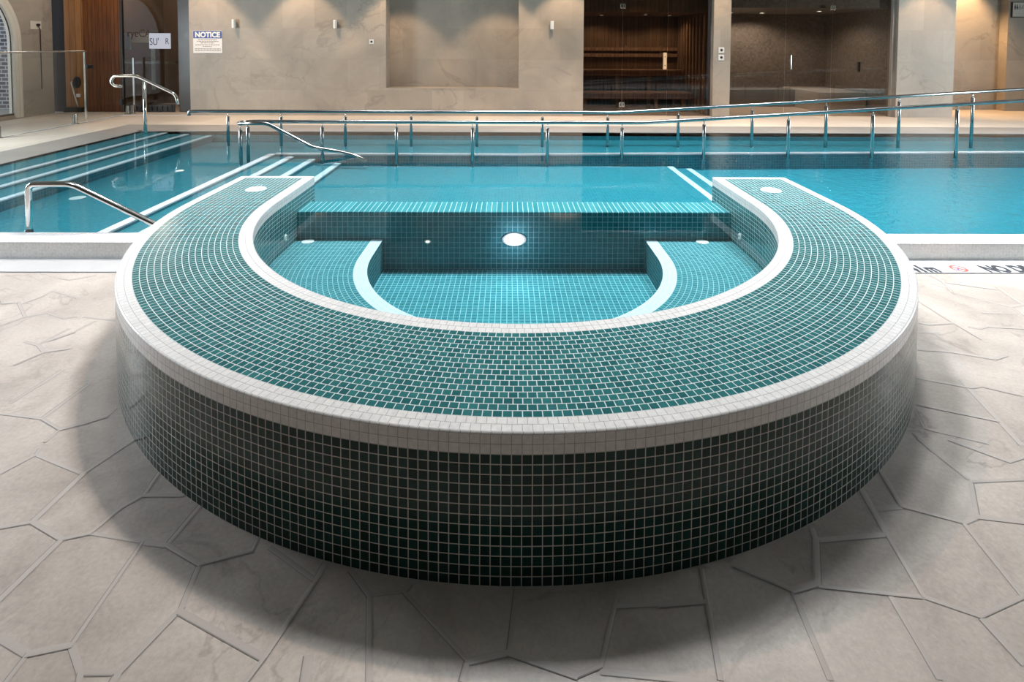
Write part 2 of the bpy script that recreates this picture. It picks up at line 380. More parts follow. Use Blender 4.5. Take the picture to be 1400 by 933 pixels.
for sg in (-1, 1):   # white cap across each arm's end, a hair above the top
    mb = MB()
    a, b = sorted((XC+sg*(R-EG), XC+sg*(RI+EG)))
    mb.poly([(a, YE-.055, H+.0006), (b, YE-.055, H+.0006), (b, YE-.003, H+.0006), (a, YE-.003, H+.0006)], [(a/T, 0), (b/T, 0), (b/T, 2), (a/T, 2)])
    mb.poly([(a, YE-.003, H+.0006), (b, YE-.003, H+.0006), (b, YE+.002, H-.006), (a, YE+.002, H-.006)], [(a/T, .1), (b/T, .1), (b/T, .9), (a/T, .9)])
    mb.poly([(b, YE+.002, H-.006), (a, YE+.002, H-.006), (a, YE+.002, zw), (b, YE+.002, zw)], [(b/T, 0), (a/T, 0), (a/T, 2), (b/T, 2)])
    mb.build('end_edging', 'tile_white', spa, 'white mosaic edging across the arm ends')
mb = MB(); sweep(mb, [(RI, zw, 13), (RI, ZF, 13-(zw-ZF)/T)]); mb.build('inner_facing', 'tile_rim_lit', spa, 'turquoise mosaic inner face')
# bench: concentric U with white two-row nosing, and the floor inside it
RB1, RB0 = 1.05, .965
YW0, YW1 = 3.95, 4.205
mb = MB()
def sweepb(mb, prof, mi=0):
    rm = sum(p[0] for p in prof)/len(prof)
    S2 = [s for s in SS if .045 <= s <= .955]; n = len(S2)-1
    def fn(a, b):
        s = S2[int(round(a*n))]; p = prof[int(round(b*(len(prof)-1)))]
        (x, y), _ = upath(p[0], s); _, l = upath(rm, s); return (x, y, p[1]), (l/T, p[2])
    mb.grid(n, len(prof)-1, fn, mi)
nb = 18
for k in range(nb):
    a = RI+(RB1-RI)*k/nb; b = RI+(RB1-RI)*(k+1)/nb
    sweepb(mb, [(a, ZB, k), (b, ZB, k+1)])
sweepb(mb, [(RB0, ZB-.002, 0), (RB0, ZF, -(ZB-ZF)/T)])
bench = mb.build('bench', 'tile_spa', spa, 'submerged turquoise tiled bench')
mb = MB()
for k in range(3):
    a = RB1+(RB0-RB1)*k/3; b = RB1+(RB0-RB1)*(k+1)/3
    sweepb(mb, [(a, ZB+.0008, k), (b, ZB+.0008, k+1)])
mb.build('nosing', 'nosing', bench, 'pale nosing of the bench')
mb = MB()
n = 60; pts = [upath(RB0+.02, .045+.91*i/n)[0] for i in range(n+1)]; pts.append((XC+RB0+.02, YW0+.02)); pts.insert(0, (XC-RB0-.02, YW0+.02))
mb.poly([(x, y, ZF) for x, y in pts], [(x/T/1.25, y/T/1.25) for x, y in pts]); mb.build('basin_floor', 'tile_spa', spa, 'turquoise tiled basin floor')
mb = MB(); WX0, WX1, WZ = XC-RI+.001, XC+RI-.001, .2665
t = T*1.35
mb.poly([(WX0, YW0, ZF), (WX1, YW0, ZF), (WX1, YW0, WZ-.004), (WX0, YW0, WZ-.004)], [(x/t, z/t) for x, z in ((WX0, ZF), (WX1, ZF), (WX1, WZ), (WX0, WZ))])
mb.poly([(WX0, YW0, WZ-.004), (WX1, YW0, WZ-.004), (WX1, YW0+.004, WZ), (WX0, YW0+.004, WZ)], [(WX0/t, .2), (WX1/t, .2), (WX1/t, .4), (WX0/t, .4)])
mb.poly([(WX0, YW0+.004, WZ), (WX1, YW0+.004, WZ), (WX1, YW1, WZ), (WX0, YW1, WZ)], [(WX0/t, .1), (WX1/t, .1), (WX1/t, .9), (WX0/t, .9)])
mb.poly([(WX1, YW1, -.2), (WX0, YW1, -.2), (WX0, YW1, WZ), (WX1, YW1, WZ)], [(WX1/t, -.2/t), (WX0/t, -.2/t), (WX0/t, WZ/t), (WX1/t, WZ/t)])
mb.build('weir', 'tile_spa', spa, 'tiled overflow weir between spa and pool')
# lamps, drains, nozzles
mb = MB(); mb.lathe(.052, .064, [(.088, YW0-.001), (.088, YW0-.012), (.074, YW0-.016)], 36, 1, .56, 'y'); lamp = mb.build('underwater_lamp', 'white', spa, 'oval white underwater lamp')
mb = MB(); mb.lathe(.052, .064, [(.073, YW0-.0162), (.05, YW0-.022), (.02, YW0-.0235)], 36, 1, .56, 'y'); mb.build('lens', 'poollens', lamp)
mb = MB(); mb.lathe(-.584, .047, [(.026, YW0-.001), (.026, YW0-.008), (.016, YW0-.010)], 20, 1, .6, 'y'); sl = mb.build('inlet_fitting', 'white', spa, 'small round fitting in the spa wall')
mb = MB(); mb.lathe(-.584, .047, [(.015, YW0-.0102), (.006, YW0-.012)], 16, 1, .6, 'y'); mb.build('lens', 'warmlens', sl)
for x, y in ((-1.445, 3.90), (1.427, 3.905)):
    mb = MB(); mb.lathe(x, y, [(.045, ZB+.0005), (.045, ZB+.004), (.036, ZB+.007), (.01, ZB+.0075)], 24); mb.build('bench_drain', 'white', spa, 'round white fitting on the bench')
for x, y in ((-1.825, 3.919), (1.93, 3.922)):
    mb = MB(); mb.lathe(x, y, [(.071, H+.0002), (.071, H+.003), (.066, H+.006), (.050, H+.0065), (.049, H+.0055), (.046, H+.0065), (.004, H+.0065)], 32)
    lid = mb.build('access_lid', 'white', spa, 'round white lid on the arm top')
    for k in range(4):
        a = PI/4+k*PI/2; mb = MB(); mb.lathe(x+.03*math.cos(a), y+.03*math.sin(a), [(.006, H+.0066), (.005, H+.0074)], 10); mb.build('screw', 'steel', lid)
for sg, yy in ((-1, 3.735), (1, 3.773)):
    mb = MB(); xx = XC+sg*RI
    mb.lathe(yy, .148, [(.024, xx-sg*.0005), (.024, xx-sg*.006), (.014, xx-sg*.010), (.009, xx-sg*.006)], 20, 1, 1, 'x'); mb.build('jet_nozzle', 'white', spa, 'round jet nozzle in the inner wall')
# spa water
mb = MB(); n = 90
ring = [upath(RI+.012, .06+.88*i/n)[0] for i in range(n+1)]
ring = [(XC-RI-.012, YW0+.03)]+ring+[(XC+RI+.012, YW0+.03)]
mb.poly([(x, y, SW) for x, y in ring]); mb.poly([(x, y, ZF-.06) for x, y in ring][::-1])
for i in range(len(ring)):
    a, b = ring[i], ring[(i+1) % len(ring)]; mb.poly([(a[0], a[1], ZF-.06), (b[0], b[1], ZF-.06), (b[0], b[1], SW), (a[0], a[1], SW)])
tag(mb.build('spa_water', 'spa_water'), 'still clear water filling the horseshoe spa', 'water', kind='stuff')

# ------------------------------------------------------------------ the floor in front
FX0, FX1, FY0 = -8.95, 12.5, -4.5
KX0, KX1 = -8.93, 12.47
YK0, YK1, ZK = 3.735, 3.925, .115
mb = MB()
n = 64; arc = [(XC+(R-.03)*math.cos(PI+PI*i/n), YC+(R-.03)*math.sin(PI+PI*i/n)) for i in range(n+1)]
pts = [(FX0, FY0), (FX1, FY0), (FX1, 3.50), (XC+R-.03, 3.50)]+[q for q in arc[::-1] if q[1] < 3.5]+[(XC-R+.03, 3.50), (FX0, 3.50)]
mb.poly([(x, y, 0) for x, y in pts], None, 0)
JOINTS = [[(-1.72,1.96),(-1.71,1.93),(-1.47,1.84),(-1.4,2.01)],[(-1.76,1.84),(-1.71,1.93)],[(-1.47,1.84),(-1.48,1.65),(-1.56,1.63)],[(-1.48,1.65),(-1.34,1.59),(-1.27,1.61),(-1.09,1.58),(-1.01,1.57),(-0.99,1.71)],[(-1.27,1.61),(-1.24,1.7),(-1.2,1.75),(-1.21,1.85)],[(-1.2,1.75),(-1.07,1.75)],[(-1.01,1.57),(-0.88,1.51),(-0.75,1.55),(-0.75,1.59)],[(-0.88,1.51),(-0.86,1.39),(-0.92,1.24),(-0.92,1.22)],[(-0.86,1.38),(-0.59,1.27),(-0.53,1.46),(-0.52,1.51)],[(-1.09,1.58),(-1.08,1.3),(-1.17,1.28),(-1.28,1.32)],[(-1.08,1.3),(-1.01,1.24),(-0.92,1.24)],[(-1.17,1.28),(-1.17,1.22)],[(-0.59,1.27),(-0.61,1.22)],[(-0.7,1.56),(-0.53,1.46)],[(-1.34,1.59),(-1.36,1.41)],[(-1.01,1.24),(-1.0,1.22)],[(-0.44,1.49),(-0.37,1.42),(-0.28,1.43),(-0.27,1.45)],[(-0.37,1.42),(-0.32,1.22)],[(-0.28,1.43),(-0.09,1.26),(0.01,1.28),(0.03,1.43)],[(0.01,1.28),(0.17,1.23),(0.23,1.25),(0.3,1.41)],[(0.3,1.39),(0.51,1.4)],[(0.23,1.24),(0.45,1.22)],[(-0.09,1.26),(-0.1,1.22)],[(0.56,1.49),(0.51,1.22)],[(0.41,1.39),(0.54,1.4)],[(0.66,1.5),(0.79,1.43),(0.87,1.45),(0.94,1.58),(0.95,1.62)],[(0.94,1.58),(1.17,1.6)],[(1.2,1.76),(1.17,1.6),(1.14,1.41),(1.25,1.36),(1.41,1.41),(1.44,1.64),(1.29,1.7),(1.32,1.84)],[(1.2,1.69),(1.29,1.7)],[(1.44,1.64),(1.5,1.66),(1.6,1.8),(1.79,1.81)],[(1.57,2.0),(1.6,1.81)],[(1.69,2.0),(1.82,1.89),(1.89,1.91)],[(1.5,1.66),(1.63,1.64)],[(0.87,1.44),(1.13,1.41)],[(1.05,1.41),(1.03,1.22)],[(0.79,1.43),(0.77,1.22)],[(1.25,1.35),(1.26,1.25)],[(1.41,1.41),(1.42,1.41)],[(-2.04,2.15),(-1.85,2.12),(-1.83,2.34)],[(-1.85,2.12),(-1.73,2.06),(-1.65,2.1),(-1.6,2.13),(-1.6,2.18)],[(-2.41,2.68),(-2.32,2.65),(-2.29,2.8)],[(-2.06,2.21),(-2.04,2.35),(-2.03,2.44)],[(-1.73,2.06),(-1.73,1.99)],[(-2.32,2.65),(-2.24,2.59),(-2.14,2.62)],[(-2.29,2.48),(-2.24,2.59)],[(-2.82,3.1),(-2.63,2.93),(-2.54,2.97),(-2.4,2.91)],[(-2.74,3.24),(-2.52,3.15)],[(-2.78,3.08),(-2.74,3.17)],[(-2.68,2.83),(-2.63,2.93)],[(-2.97,3.15),(-2.89,3.08),(-2.81,3.09)],[(-2.3,2.69),(-2.24,2.77),(-2.21,2.88)],[(-2.31,2.93),(-2.11,2.89)],[(-2.85,3.42),(-2.76,3.39),(-2.65,3.46)],[(-2.74,3.17),(-2.74,3.24)],[(-2.4,2.91),(-2.35,2.93)],[(2.77,3.47),(2.77,3.37),(3.02,3.27)],[(2.77,3.37),(2.71,3.23),(2.9,3.05),(3.01,3.08)],[(3.05,3.3),(3.0,3.08)],[(2.9,3.04),(2.87,2.94)],[(2.42,3.11),(2.42,2.87),(2.43,2.7)],[(2.23,2.87),(2.27,2.85),(2.42,2.87)],[(2.15,2.77),(2.26,2.77)],[(2.67,2.98),(2.87,2.97)],[(2.47,2.83),(2.51,2.81),(2.57,2.83),(2.75,2.81)],[(1.85,2.38),(2.04,2.31),(2.1,2.32),(2.21,2.26)],[(1.72,2.2),(1.97,2.1)],[(2.04,2.36),(1.94,1.97)],[(1.68,2.16),(1.64,2.06),(1.82,1.98)],[(1.58,2.03),(1.58,1.94)],[(2.03,2.61),(2.18,2.59),(2.34,2.53),(2.42,2.56)]]
JZ = [0.]
def joint(a, b, w=.011):
    a, b = Vector((a[0], a[1], 0)), Vector((b[0], b[1], 0)); d = b-a
    if d.length < .01: return
    d.normalize(); nn = Vector((-d.y, d.x, 0)); a = a-d*w*.4; b = b+d*w*.4; zz = Vector((0, 0, 1)); JZ[0] = (JZ[0]+.000137) % .0012; zo = Vector((0, 0, JZ[0])); a = a+zo; b = b+zo
    # a low rounded ridge of mortar with a thin dark line along its near side
    mb.poly([a-nn*w+zz*.0003, b-nn*w+zz*.0003, b-nn*w*.45+zz*.0009, a-nn*w*.45+zz*.0009], None, 1)
    mb.poly([a-nn*w*.45+zz*.0009, b-nn*w*.45+zz*.0009, b+nn*w*.45+zz*.0009, a+nn*w*.45+zz*.0009], None, 1)
    mb.poly([a+nn*w*.45+zz*.0009, b+nn*w*.45+zz*.0009, b+nn*w+zz*.0003, a+nn*w+zz*.0003], None, 1)
    sw = random.choice((.0012, .002, .002, .003))
    s = -1 if (nn.y*1+nn.x*.3) > 0 else 1
    mb.poly([a+nn*s*w+zz*.0006, b+nn*s*w+zz*.0006, b+nn*s*(w+sw)+zz*.0006, a+nn*s*(w+sw)+zz*.0006][::(-1 if s > 0 else -1)], None, 2)
def inspa(x, y): return (y < YC and math.hypot(x-XC, y-YC) < R-.01) or (y >= YC and abs(x-XC) < R)
for pl in JOINTS:
    for a, b in zip(pl[:-1], pl[1:]):
        if inspa(*a) and inspa(*b): continue
        joint(a, b, random.uniform(.005, .010))
# the same paving carries on outside the traced area
hx = {}
def jit(i, j):
    if (i, j) not in hx: hx[(i, j)] = (i*.46+(j % 2)*.0+random.uniform(-.10, .10), j*.30+random.uniform(-.08, .08))
    return hx[(i, j)]
for i in range(-20, 28):
    for j in range(-15, 12):
        segs = []
        if (i+j) % 2 == 0: segs.append(((i, j), (i+1, j)))
        segs.append(((i, j), (i, j+1)))
        for p, q in segs:
            a, b = jit(*p), jit(*q); mx, my = (a[0]+b[0])/2, (a[1]+b[1])/2
            if not (FX0 < mx < FX1 and FY0 < my < 3.4): continue
            if my > 1.2 and abs(mx) < .97*my+.35: continue
            joint(a, b)
pav = struct(mb.build('floor', ['floor', 'joint', 'seam']), 'pale stone floor of large irregular pavers around the spa')
for side, x0, x1 in (('left', FX0, XC-R+.02), ('right', XC+R-.02, FX1)):
    mb = MB(); mb.box(x0, x1, 3.515, YK0, -.05, .0012); mb.build('x', 'strip' if side == 'left' else 'strip_white')
    o = COL.objects['x']; o.name = 'trim_1' if side == 'left' else 'trim_2'; struct(o, 'pale edge stone along the %s kerb' % side)
    mb = MB(); mb.box(x0, x1, 3.495, 3.515, -.03, -.012); o = mb.build('x', 'gap'); o.name = 'trim_3' if side == 'left' else 'trim_4'; struct(o, 'dark gap before the edge stone')

# ------------------------------------------------------------------ swimming pool
PW = .10                       # pool water level
PX0, PX1, PY1 = -5.80, 12.48, 8.58
pool = thing('swimming_pool', 'large turquoise tiled swimming pool behind the spa with pale kerb', 'swimming pool', (0, 6, 0))
def tb(mb, x0, x1, y0, y1, z0, z1, t=.035, mi=0): mb.box(x0, x1, y0, y1, z0, z1, mi, t)
for side, x0, x1 in (('left', KX0, XC-R+.004), ('right', XC+R-.004, KX1)):
    mb = MB(); mb.bbox(x0, x1, YK0, YK1+.004, ZK-.006, ZK, .003); top = None
    mb2 = MB(); t = .022
    mb2.box(x0, x1, YK0+.0015, YK1, -.3, ZK-.006, 0, t)
    k = mb2.build('kerb', 'tile_kerb', pool, 'pale mosaic kerb %s of the spa' % side)
    mb = MB(); mb.box(x0, x1, YK0, YK1+.004, ZK-.006, ZK, 0, .03); mb.build('kerb_top', 'tile_white', k, 'white top of the kerb')
XL = -2.955
mb = MB(); tb(mb, PX0-.02, XL+.0, YK1-.05, PY1+.02, -.4, -.07); mb.build('basin_floor', 'tile_pool', pool, 'shallow pool floor left of the steps')
mb = MB(); tb(mb, -2.2, 2.14, YW1-.02, 6.90, -.4, -.06); mb.build('basin_floor', 'tile_pool', pool, 'tiled pool floor behind the spa')
mb = MB(); tb(mb, 2.0, PX1, YK1-.05, 7.4, -.5, -.115); mb.build('basin_floor', 'tile_pool', pool, 'deeper pool floor to the right')
# entry steps on the left side
for x, z in ((-5.37, .080), (-5.03, .058), (-4.68, .034)):
    mb = MB(); tb(mb, PX0-.02, x, YK1-.05, PY1+.02, -.4, z); st = mb.build('step', 'tile_pool', pool, 'long tiled entry step along the left side')
    mb = MB(); tb(mb, x-.075, x+.002, YK1-.04, PY1+.01, z-.012, z+.002, .025); mb.build('nosing', 'nosing', st, 'pale nosing strip')
# divider and steps down towards the middle
xs = [(-3.04, -2.955, .094), (-2.97, -2.715, .062), (-2.73, -2.44, .030), (-2.45, -2.115, -.020)]
for i, (a, b, z) in enumerate(xs):
    mb = MB(); tb(mb, a, b, YK1-.05, 6.90, -.4, z); st = mb.build('step', 'tile_pool', pool, 'tiled step down towards the middle of the pool')
    mb = MB(); tb(mb, b-.078, b+.002, YK1-.04, 6.89, z-.012, z+.002, .025); mb.build('nosing', 'nosing', st, 'pale nosing strip')
for a, b, z in ((1.9, 2.115, -.058), (2.1, 2.36, -.085)):
    mb = MB(); tb(mb, a, b, YW1-.02, 6.90, -.5, z); st = mb.build('step', 'tile_pool', pool, 'tiled step down to the right')
    mb = MB(); tb(mb, b-.07, b+.002, YW1, 6.89, z-.012, z+.002, .025); mb.build('nosing', 'nosing', st, 'pale nosing strip')
# submerged ramp behind: its front wall, floor and pale nosing (the plan runs very slightly askew to the right)
def ry(x): return 6.87+max(0, x-.05)*.038
mb = MB(); t = .035
P = [(-2.96, ry(-2.96)), (.05, ry(.05)), (4, ry(4)), (PX1, ry(PX1))]
for a, b in zip(P[:-1], P[1:]):
    mb.poly([(a[0], a[1], -.5), (b[0], b[1], -.5), (b[0], b[1], .094), (a[0], a[1], .094)], [(a[0]/t, -.5/t), (b[0]/t, -.5/t), (b[0]/t, .094/t), (a[0]/t, .094/t)])
    mb.poly([(a[0], a[1]+.07, -.02), (b[0], b[1]+.07, -.02), (b[0], PY1+.02, -.02), (a[0], PY1+.02, -.02)], [(p[0]/t, p[1]/t) for p in ((a[0], a[1]+.07), (b[0], b[1]+.07), (b[0], PY1), (a[0], PY1))])
    mb.poly([(b[0], b[1]+.07, -.02), (a[0], a[1]+.07, -.02), (a[0], a[1]+.07, .094), (b[0], b[1]+.07, .094)], [(b[0]/t, .05/t), (a[0]/t, .05/t), (a[0]/t, .09/t), (b[0]/t, .09/t)])
ramp = mb.build('ramp', 'tile_pool', pool, 'submerged tiled ramp along the back of the pool')
mb = MB()
for a, b in zip(P[:-1], P[1:]):
    mb.poly([(a[0], a[1]-.002, .096), (b[0], b[1]-.002, .096), (b[0], b[1]+.075, .096), (a[0], a[1]+.075, .096)], [(a[0]/.03, 0), (b[0]/.03, 0), (b[0]/.03, 2), (a[0]/.03, 2)])
    mb.poly([(a[0], a[1]-.002, .080), (b[0], b[1]-.002, .080), (b[0], b[1]-.002, .096), (a[0], a[1]-.002, .096)], [(a[0]/.03, .1), (b[0]/.03, .1), (b[0]/.03, .9), (a[0]/.03, .9)])
mb.build('nosing', 'nosing', ramp, 'pale nosing along the ramp edge')
mb = MB()
tb(mb, PX0-.05, PX1, PY1, PY1+.06, -.4, .098); tb(mb, PX0-.06, PX0, YK1, PY1+.06, -.4, .098); mb.build('basin_wall', 'tile_pool', pool, 'tiled far wall of the pool')
for x, y in ((-4.333, 5.452),):
    mb = MB(); mb.lathe(x, y, [(.07, -.0695), (.07, -.066), (.06, -.064), (.01, -.064)], 28); mb.build('floor_fitting', 'white', pool, 'round white fitting on the pool floor')
mb = MB(); mb.lathe(-4.01, 6.626, [(.05, -.0695), (.05, -.065), (.043, -.063)], 24); fl = mb.build('floor_lamp', 'white', pool, 'small lit lamp in the pool floor')
mb = MB(); mb.lathe(-4.01, 6.626, [(.042, -.0628), (.02, -.060)], 24); mb.build('lens', 'warmlens', fl)
# pool water body, cut around the spa
o = [(PX0-.03, YK1-.03), (XC-R+.02, YK1-.03), (XC-R+.02, YE-.02), (XC-RI-.02, YE-.02), (XC-RI-.02, YW1-.03), (XC+RI+.02, YW1-.03), (XC+RI+.02, YE-.02), (XC+R-.02, YE-.02), (XC+R-.02, YK1-.03), (PX1+.005, YK1-.03), (PX1+.005, PY1+.03), (PX0-.03, PY1+.03)]
mb = MB(); mb.poly([(x, y, PW) for x, y in o]); mb.poly([(x, y, -.6) for x, y in o][::-1])
for i in range(len(o)):
    a, b = o[i], o[(i+1) % len(o)]; mb.poly([(a[0], a[1], -.6), (b[0], b[1], -.6), (b[0], b[1], PW), (a[0], a[1], PW)])
tag(mb.build('pool_water', 'pool_water'), 'clear turquoise water of the large pool', 'water', kind='stuff')
# ------------------------------------------------------------------ deck round the pool
ZD = .105
def flat(mb, x0, x1, y0, y1, z, mi=0): mb.poly([(x0, y0, z), (x1, y0, z), (x1, y1, z), (x0, y1, z)], [(x0, y0), (x1, y0), (x1, y1), (x0, y1)], mi)
mb = MB()
flat(mb, -7.375, -6.45, YK1, 10.44, ZD, 0); flat(mb, -6.45, 12.5, 9.25, 10.44, ZD, 0)
flat(mb, -8.95, -7.425, YK1, 13.2, ZD, 0); flat(mb, -7.425, 12.5, 10.46, 13.2, ZD, 0)
flat(mb, -6.45, PX0-.06, YK1, PY1+.06, ZD, 1); flat(mb, -6.45, 12.5, PY1+.06, 9.25, ZD, 1)
flat(mb, PX0-.06, PX0-.001, YK1, PY1+.06, ZD, 1); flat(mb, PX0-.06, 12.5, PY1+.001, PY1+.06, ZD, 1)
flat(mb, -7.425, -7.375, YK1, 10.46, ZD-.004, 2); flat(mb, -7.375, -6.12, 10.44, 10.46, ZD-.004, 2)
flat(mb, -6.12, 12.5, 10.44, 10.46, ZD, 0)
mb.poly([(PX0, YK1, ZD-.06), (PX0, PY1, ZD-.06), (PX0, PY1, ZD), (PX0, YK1, ZD)], None, 1)
mb.poly([(PX0, PY1, ZD-.06), (12.5, PY1, ZD-.06), (12.5, PY1, ZD), (PX0, PY1, ZD)], None, 1)
o = struct(mb.build('deck', ['deck', 'coping', 'gap']), 'warm stone deck behind and left of the pool'); o.name = 'floor_deck'

# ------------------------------------------------------------------ walls
YB, CH, HD = 10.5, 9.0, 2.75
mb = MB()
def wq(a, b, z0, z1, mi=0): mb.wallquad(a, b, z0-.0, z1, mi)
NX0, NX1, NZ0, NZ1, ND = -2.35, .208, .645, 2.95, .36
XW0, XW1, XS1, XC1, XT1, XR1 = -6.122, 1.46, 3.98, 4.312, 7.50, 8.68
XT2 = 7.565
B = -.02
for x0, x1, z0, z1 in ((XW0, NX0, ZD, CH), (NX0, NX1, ZD, NZ0), (NX0, NX1, NZ1, CH), (NX1, XW1, ZD, CH), (XS1, XC1, ZD, CH), (XT2, XR1, ZD, CH), (XW1, XS1, HD, CH), (XC1, XT2, HD, CH)):
    mb.wallquad((x0, YB), (x1, YB), z0, z1)
mb.wallquad((NX0, YB+ND), (NX1, YB+ND), NZ0, NZ1)
mb.wallquad((NX0, YB), (NX0, YB+ND), NZ0, NZ1); mb.wallquad((NX1, YB+ND), (NX1, YB), NZ0, NZ1)
flat(mb, NX0, NX1, YB, YB+ND, NZ0); flat(mb, NX0, NX1, YB, YB+ND, NZ1)
mb.wallquad((XW0, YB), (XW0, 12.6), ZD, HD+.4); mb.wallquad((XW1, YB), (XW1, YB+.18), ZD, HD)
mb.wallquad((XS1, YB), (XS1, YB+.18), ZD, HD); mb.wallquad((XC1, YB), (XC1, YB+.18), ZD, HD); mb.wallquad((XT2, YB), (XT2, YB+.18), ZD, HD)
mb.wallquad((XR1, YB), (XR1, 11.8), ZD, CH)
flat(mb, XW1, XS1, YB, YB+.18, HD); flat(mb, XC1, XT2, YB, YB+.18, HD)
struct(mb.build('wall_back', 'wall'), 'beige stone wall behind the pool with a tall shallow niche')
mb = MB()
mb.wallquad((XR1, 11.8), (11.6, 11.8), ZD, CH); mb.wallquad((10.72, 11.6), (12.5, 11.6), ZD, CH); mb.wallquad((10.72, 11.8), (10.72, 11.6), ZD, CH)
struct(mb.build('wall_recess', 'wall'), 'warm lit stone wall set back at the far right')
mb = MB()
mb.wallquad((-9.6, YB+.0), (XW0, YB+.0), HD+.4, CH); flat(mb, -9.6, XW0, YB, 12.6, HD+.4)
struct(mb.build('wall_header', 'wall'), 'stone wall over the glass lobby')

def arched_wall(name, x, y0, y1, z0, cents, w=1.1, spring=1.5, sill=.17, inward=1, lab=None):
    """side wall at plane x with round-headed openings; returns nothing, the panes are built apart"""
    mb = MB(); cur = y0; D = .06*inward*-1
    for c in cents:
        a, b = c-w, c+w
        mb.wallquad((x, cur), (x, a), z0, CH); mb.wallquad((x, a), (x, b), z0, sill)
        n = 28
        for i in range(n):
            t0, t1 = PI-PI*i/n, PI-PI*(i+1)/n
            p, q = (c+w*math.cos(t0), spring+w*math.sin(t0)), (c+w*math.cos(t1), spring+w*math.sin(t1))
            mb.poly([(x, p[0], p[1]), (x, q[0], q[1]), (x, q[0], CH), (x, p[0], CH)], [p, q, (q[0], CH), (p[0], CH)])
            mb.poly([(x, p[0], p[1]), (x+D, p[0], p[1]), (x+D, q[0], q[1]), (x, q[0], q[1])], [(0, p[1]), (.06, p[1]), (.06, q[1]), (0, q[1])], 1)
        for yy in (a, b): mb.wallquad((x, yy), (x+D, yy), sill, spring, 1)
        mb.poly([(x, a, sill), (x, b, sill), (x+D, b, sill), (x+D, a, sill)], None)
        cur = b
    mb.wallquad((x, cur), (x, y1), z0, CH)
    return struct(mb.build(name, ['wall', 'cream']), lab)
LC = (8.80, 5.7); RC = (8.3, 5.6)
arched_wall('wall_left', -8.95, -4.5, 10.76, 0, sorted(LC), lab='stone side wall with round headed windows on the left')
arched_wall('wall_right', 12.5, -4.5, 11.6, 0, sorted(RC), inward=-1, lab='stone side wall on the right')
def arch_window(idx, x, c, sg, lab):
    """moulded casing around a round-headed glazed opening; sg = direction into the room"""
    w, spring, sill = 1.1, 1.5, .17
    root = bpy.data.objects.new('window_%d' % idx, None); COL.objects.link(root); root.location = (x, c, sill); struct(root, lab)
    mb = MB(); prof = [(-.005, -.10), (.0, .02), (.06, .035), (.09, .02), (.12, .026), (.155, .02), (.162, 0)]
    path = [(c-w, sill-.05)]+[(c-w, sill+(spring-sill)*i/6) for i in range(1, 6)]+[(c+w*math.cos(PI-PI*i/40), spring+w*math.sin(PI-PI*i/40)) for i in range(41)]+[(c+w, sill+(spring-sill)*(6-i)/6) for i in range(1, 6)]+[(c+w, sill-.05)]
    nrm = []
    for i, p in enumerate(path):
        if p[1] <= spring: nrm.append((-1, 0) if p[0] < c else (1, 0))
        else: nrm.append(((p[0]-c)/w, (p[1]-spring)/w))
    n = len(path)-1
    def fn(a, b):
        i = int(round(a*n)); q = prof[int(round(b*(len(prof)-1)))]
        return (x+sg*q[1], path[i][0]+nrm[i][0]*q[0], path[i][1]+nrm[i][1]*q[0]), (a, b)
    mb.grid(n, len(prof)-1, fn, 0, False); mb.build('casing', 'cream', root)
    mb = MB(); xx = x-sg*.035
    ring = [(c-w+.0, sill)]+[(c+(w)*math.cos(PI-PI*i/40), spring+(w)*math.sin(PI-PI*i/40)) for i in range(41)]+[(c+w, sill)]
    for k in (0, .012): mb.poly([(xx-sg*k, p[0], p[1]) for p in (ring if k else ring[::-1])])
    mb.build('pane', 'glass_clear', root)
    mb = MB()
    for i in range(len(ring)-1):
        p, q = ring[i], ring[i+1]
        def inn(p): 
            return (c+(p[0]-c)*(w-.012)/w, spring+(p[1]-spring)*(w-.012)/w if p[1] > spring else max(p[1], sill))
        a, b = inn(p), inn(q)
        mb.poly([(xx+sg*.007, p[0], p[1]), (xx+sg*.007, q[0], q[1]), (xx+sg*.007, b[0], b[1]), (xx+sg*.007, a[0], a[1])])
        mb.poly([(xx+sg*.007, a[0], a[1]), (xx+sg*.007, b[0], b[1]), (xx-sg*.007, b[0], b[1]), (xx-sg*.007, a[0], a[1])])
    mb.box(min(xx-.02, xx+.02), max(xx-.02, xx+.02), c-w, c+w, sill, sill+.035)
    mb.build('sash', 'darkmetal', root)
    return root
arch_window(1, -8.95, LC[0], 1, 'round headed window at the far left looking on grey bricks')
for i, c in enumerate(LC[1:]): arch_window(2+i, -8.95, c, 1, 'round headed side window')
for i, c in enumerate(RC): arch_window(6+i, 12.5, c, -1, 'round headed side window')
mb = MB(); mb.wallquad((-16., 12.3), (-9.7, 12.3), -.2, 4.2); struct(mb.build('outside_brick_facade', 'brick'), 'grey brick wall outside the arched window').name = 'wall_outside'
mb = MB(); flat(mb, -16., -9.2, 2., 12.3, -.02); struct(mb.build('ground', 'strip'))
mb = MB(); mb.wallquad((FX1, FY0), (FX0, FY0), 0, CH); struct(mb.build('wall_front', 'wall_far'))
mb = MB(); flat(mb, -9.6, FX1, FY0, 13.2, CH); struct(mb.build('ceiling', 'ceiling'))

# ------------------------------------------------------------------ glass lobby in the far left corner
YL = 10.95
mb = MB(); mb.wallquad((-9.6, YL), (-8.86, YL), ZD, HD+.4); struct(mb.build('x', 'blackpanel')).name = 'wall_lobby'
mb = MB(); mb.box(-8.86, -8.50, YL-.012, YL+.03, ZD+.0, HD+.4); panel = tag(mb.build('wall_panel', 'wood_pale'), 'pale brown slatted wall panel behind the glass fence', 'wall panel')
mb = MB(); mb.box(-8.50, -7.745, YL, YL+.03, ZD, HD+.4); tag(mb.build('wall_panel', 'wood_dark'), 'dark reddish brown slatted wall panel beside the glass lobby', 'wall panel')
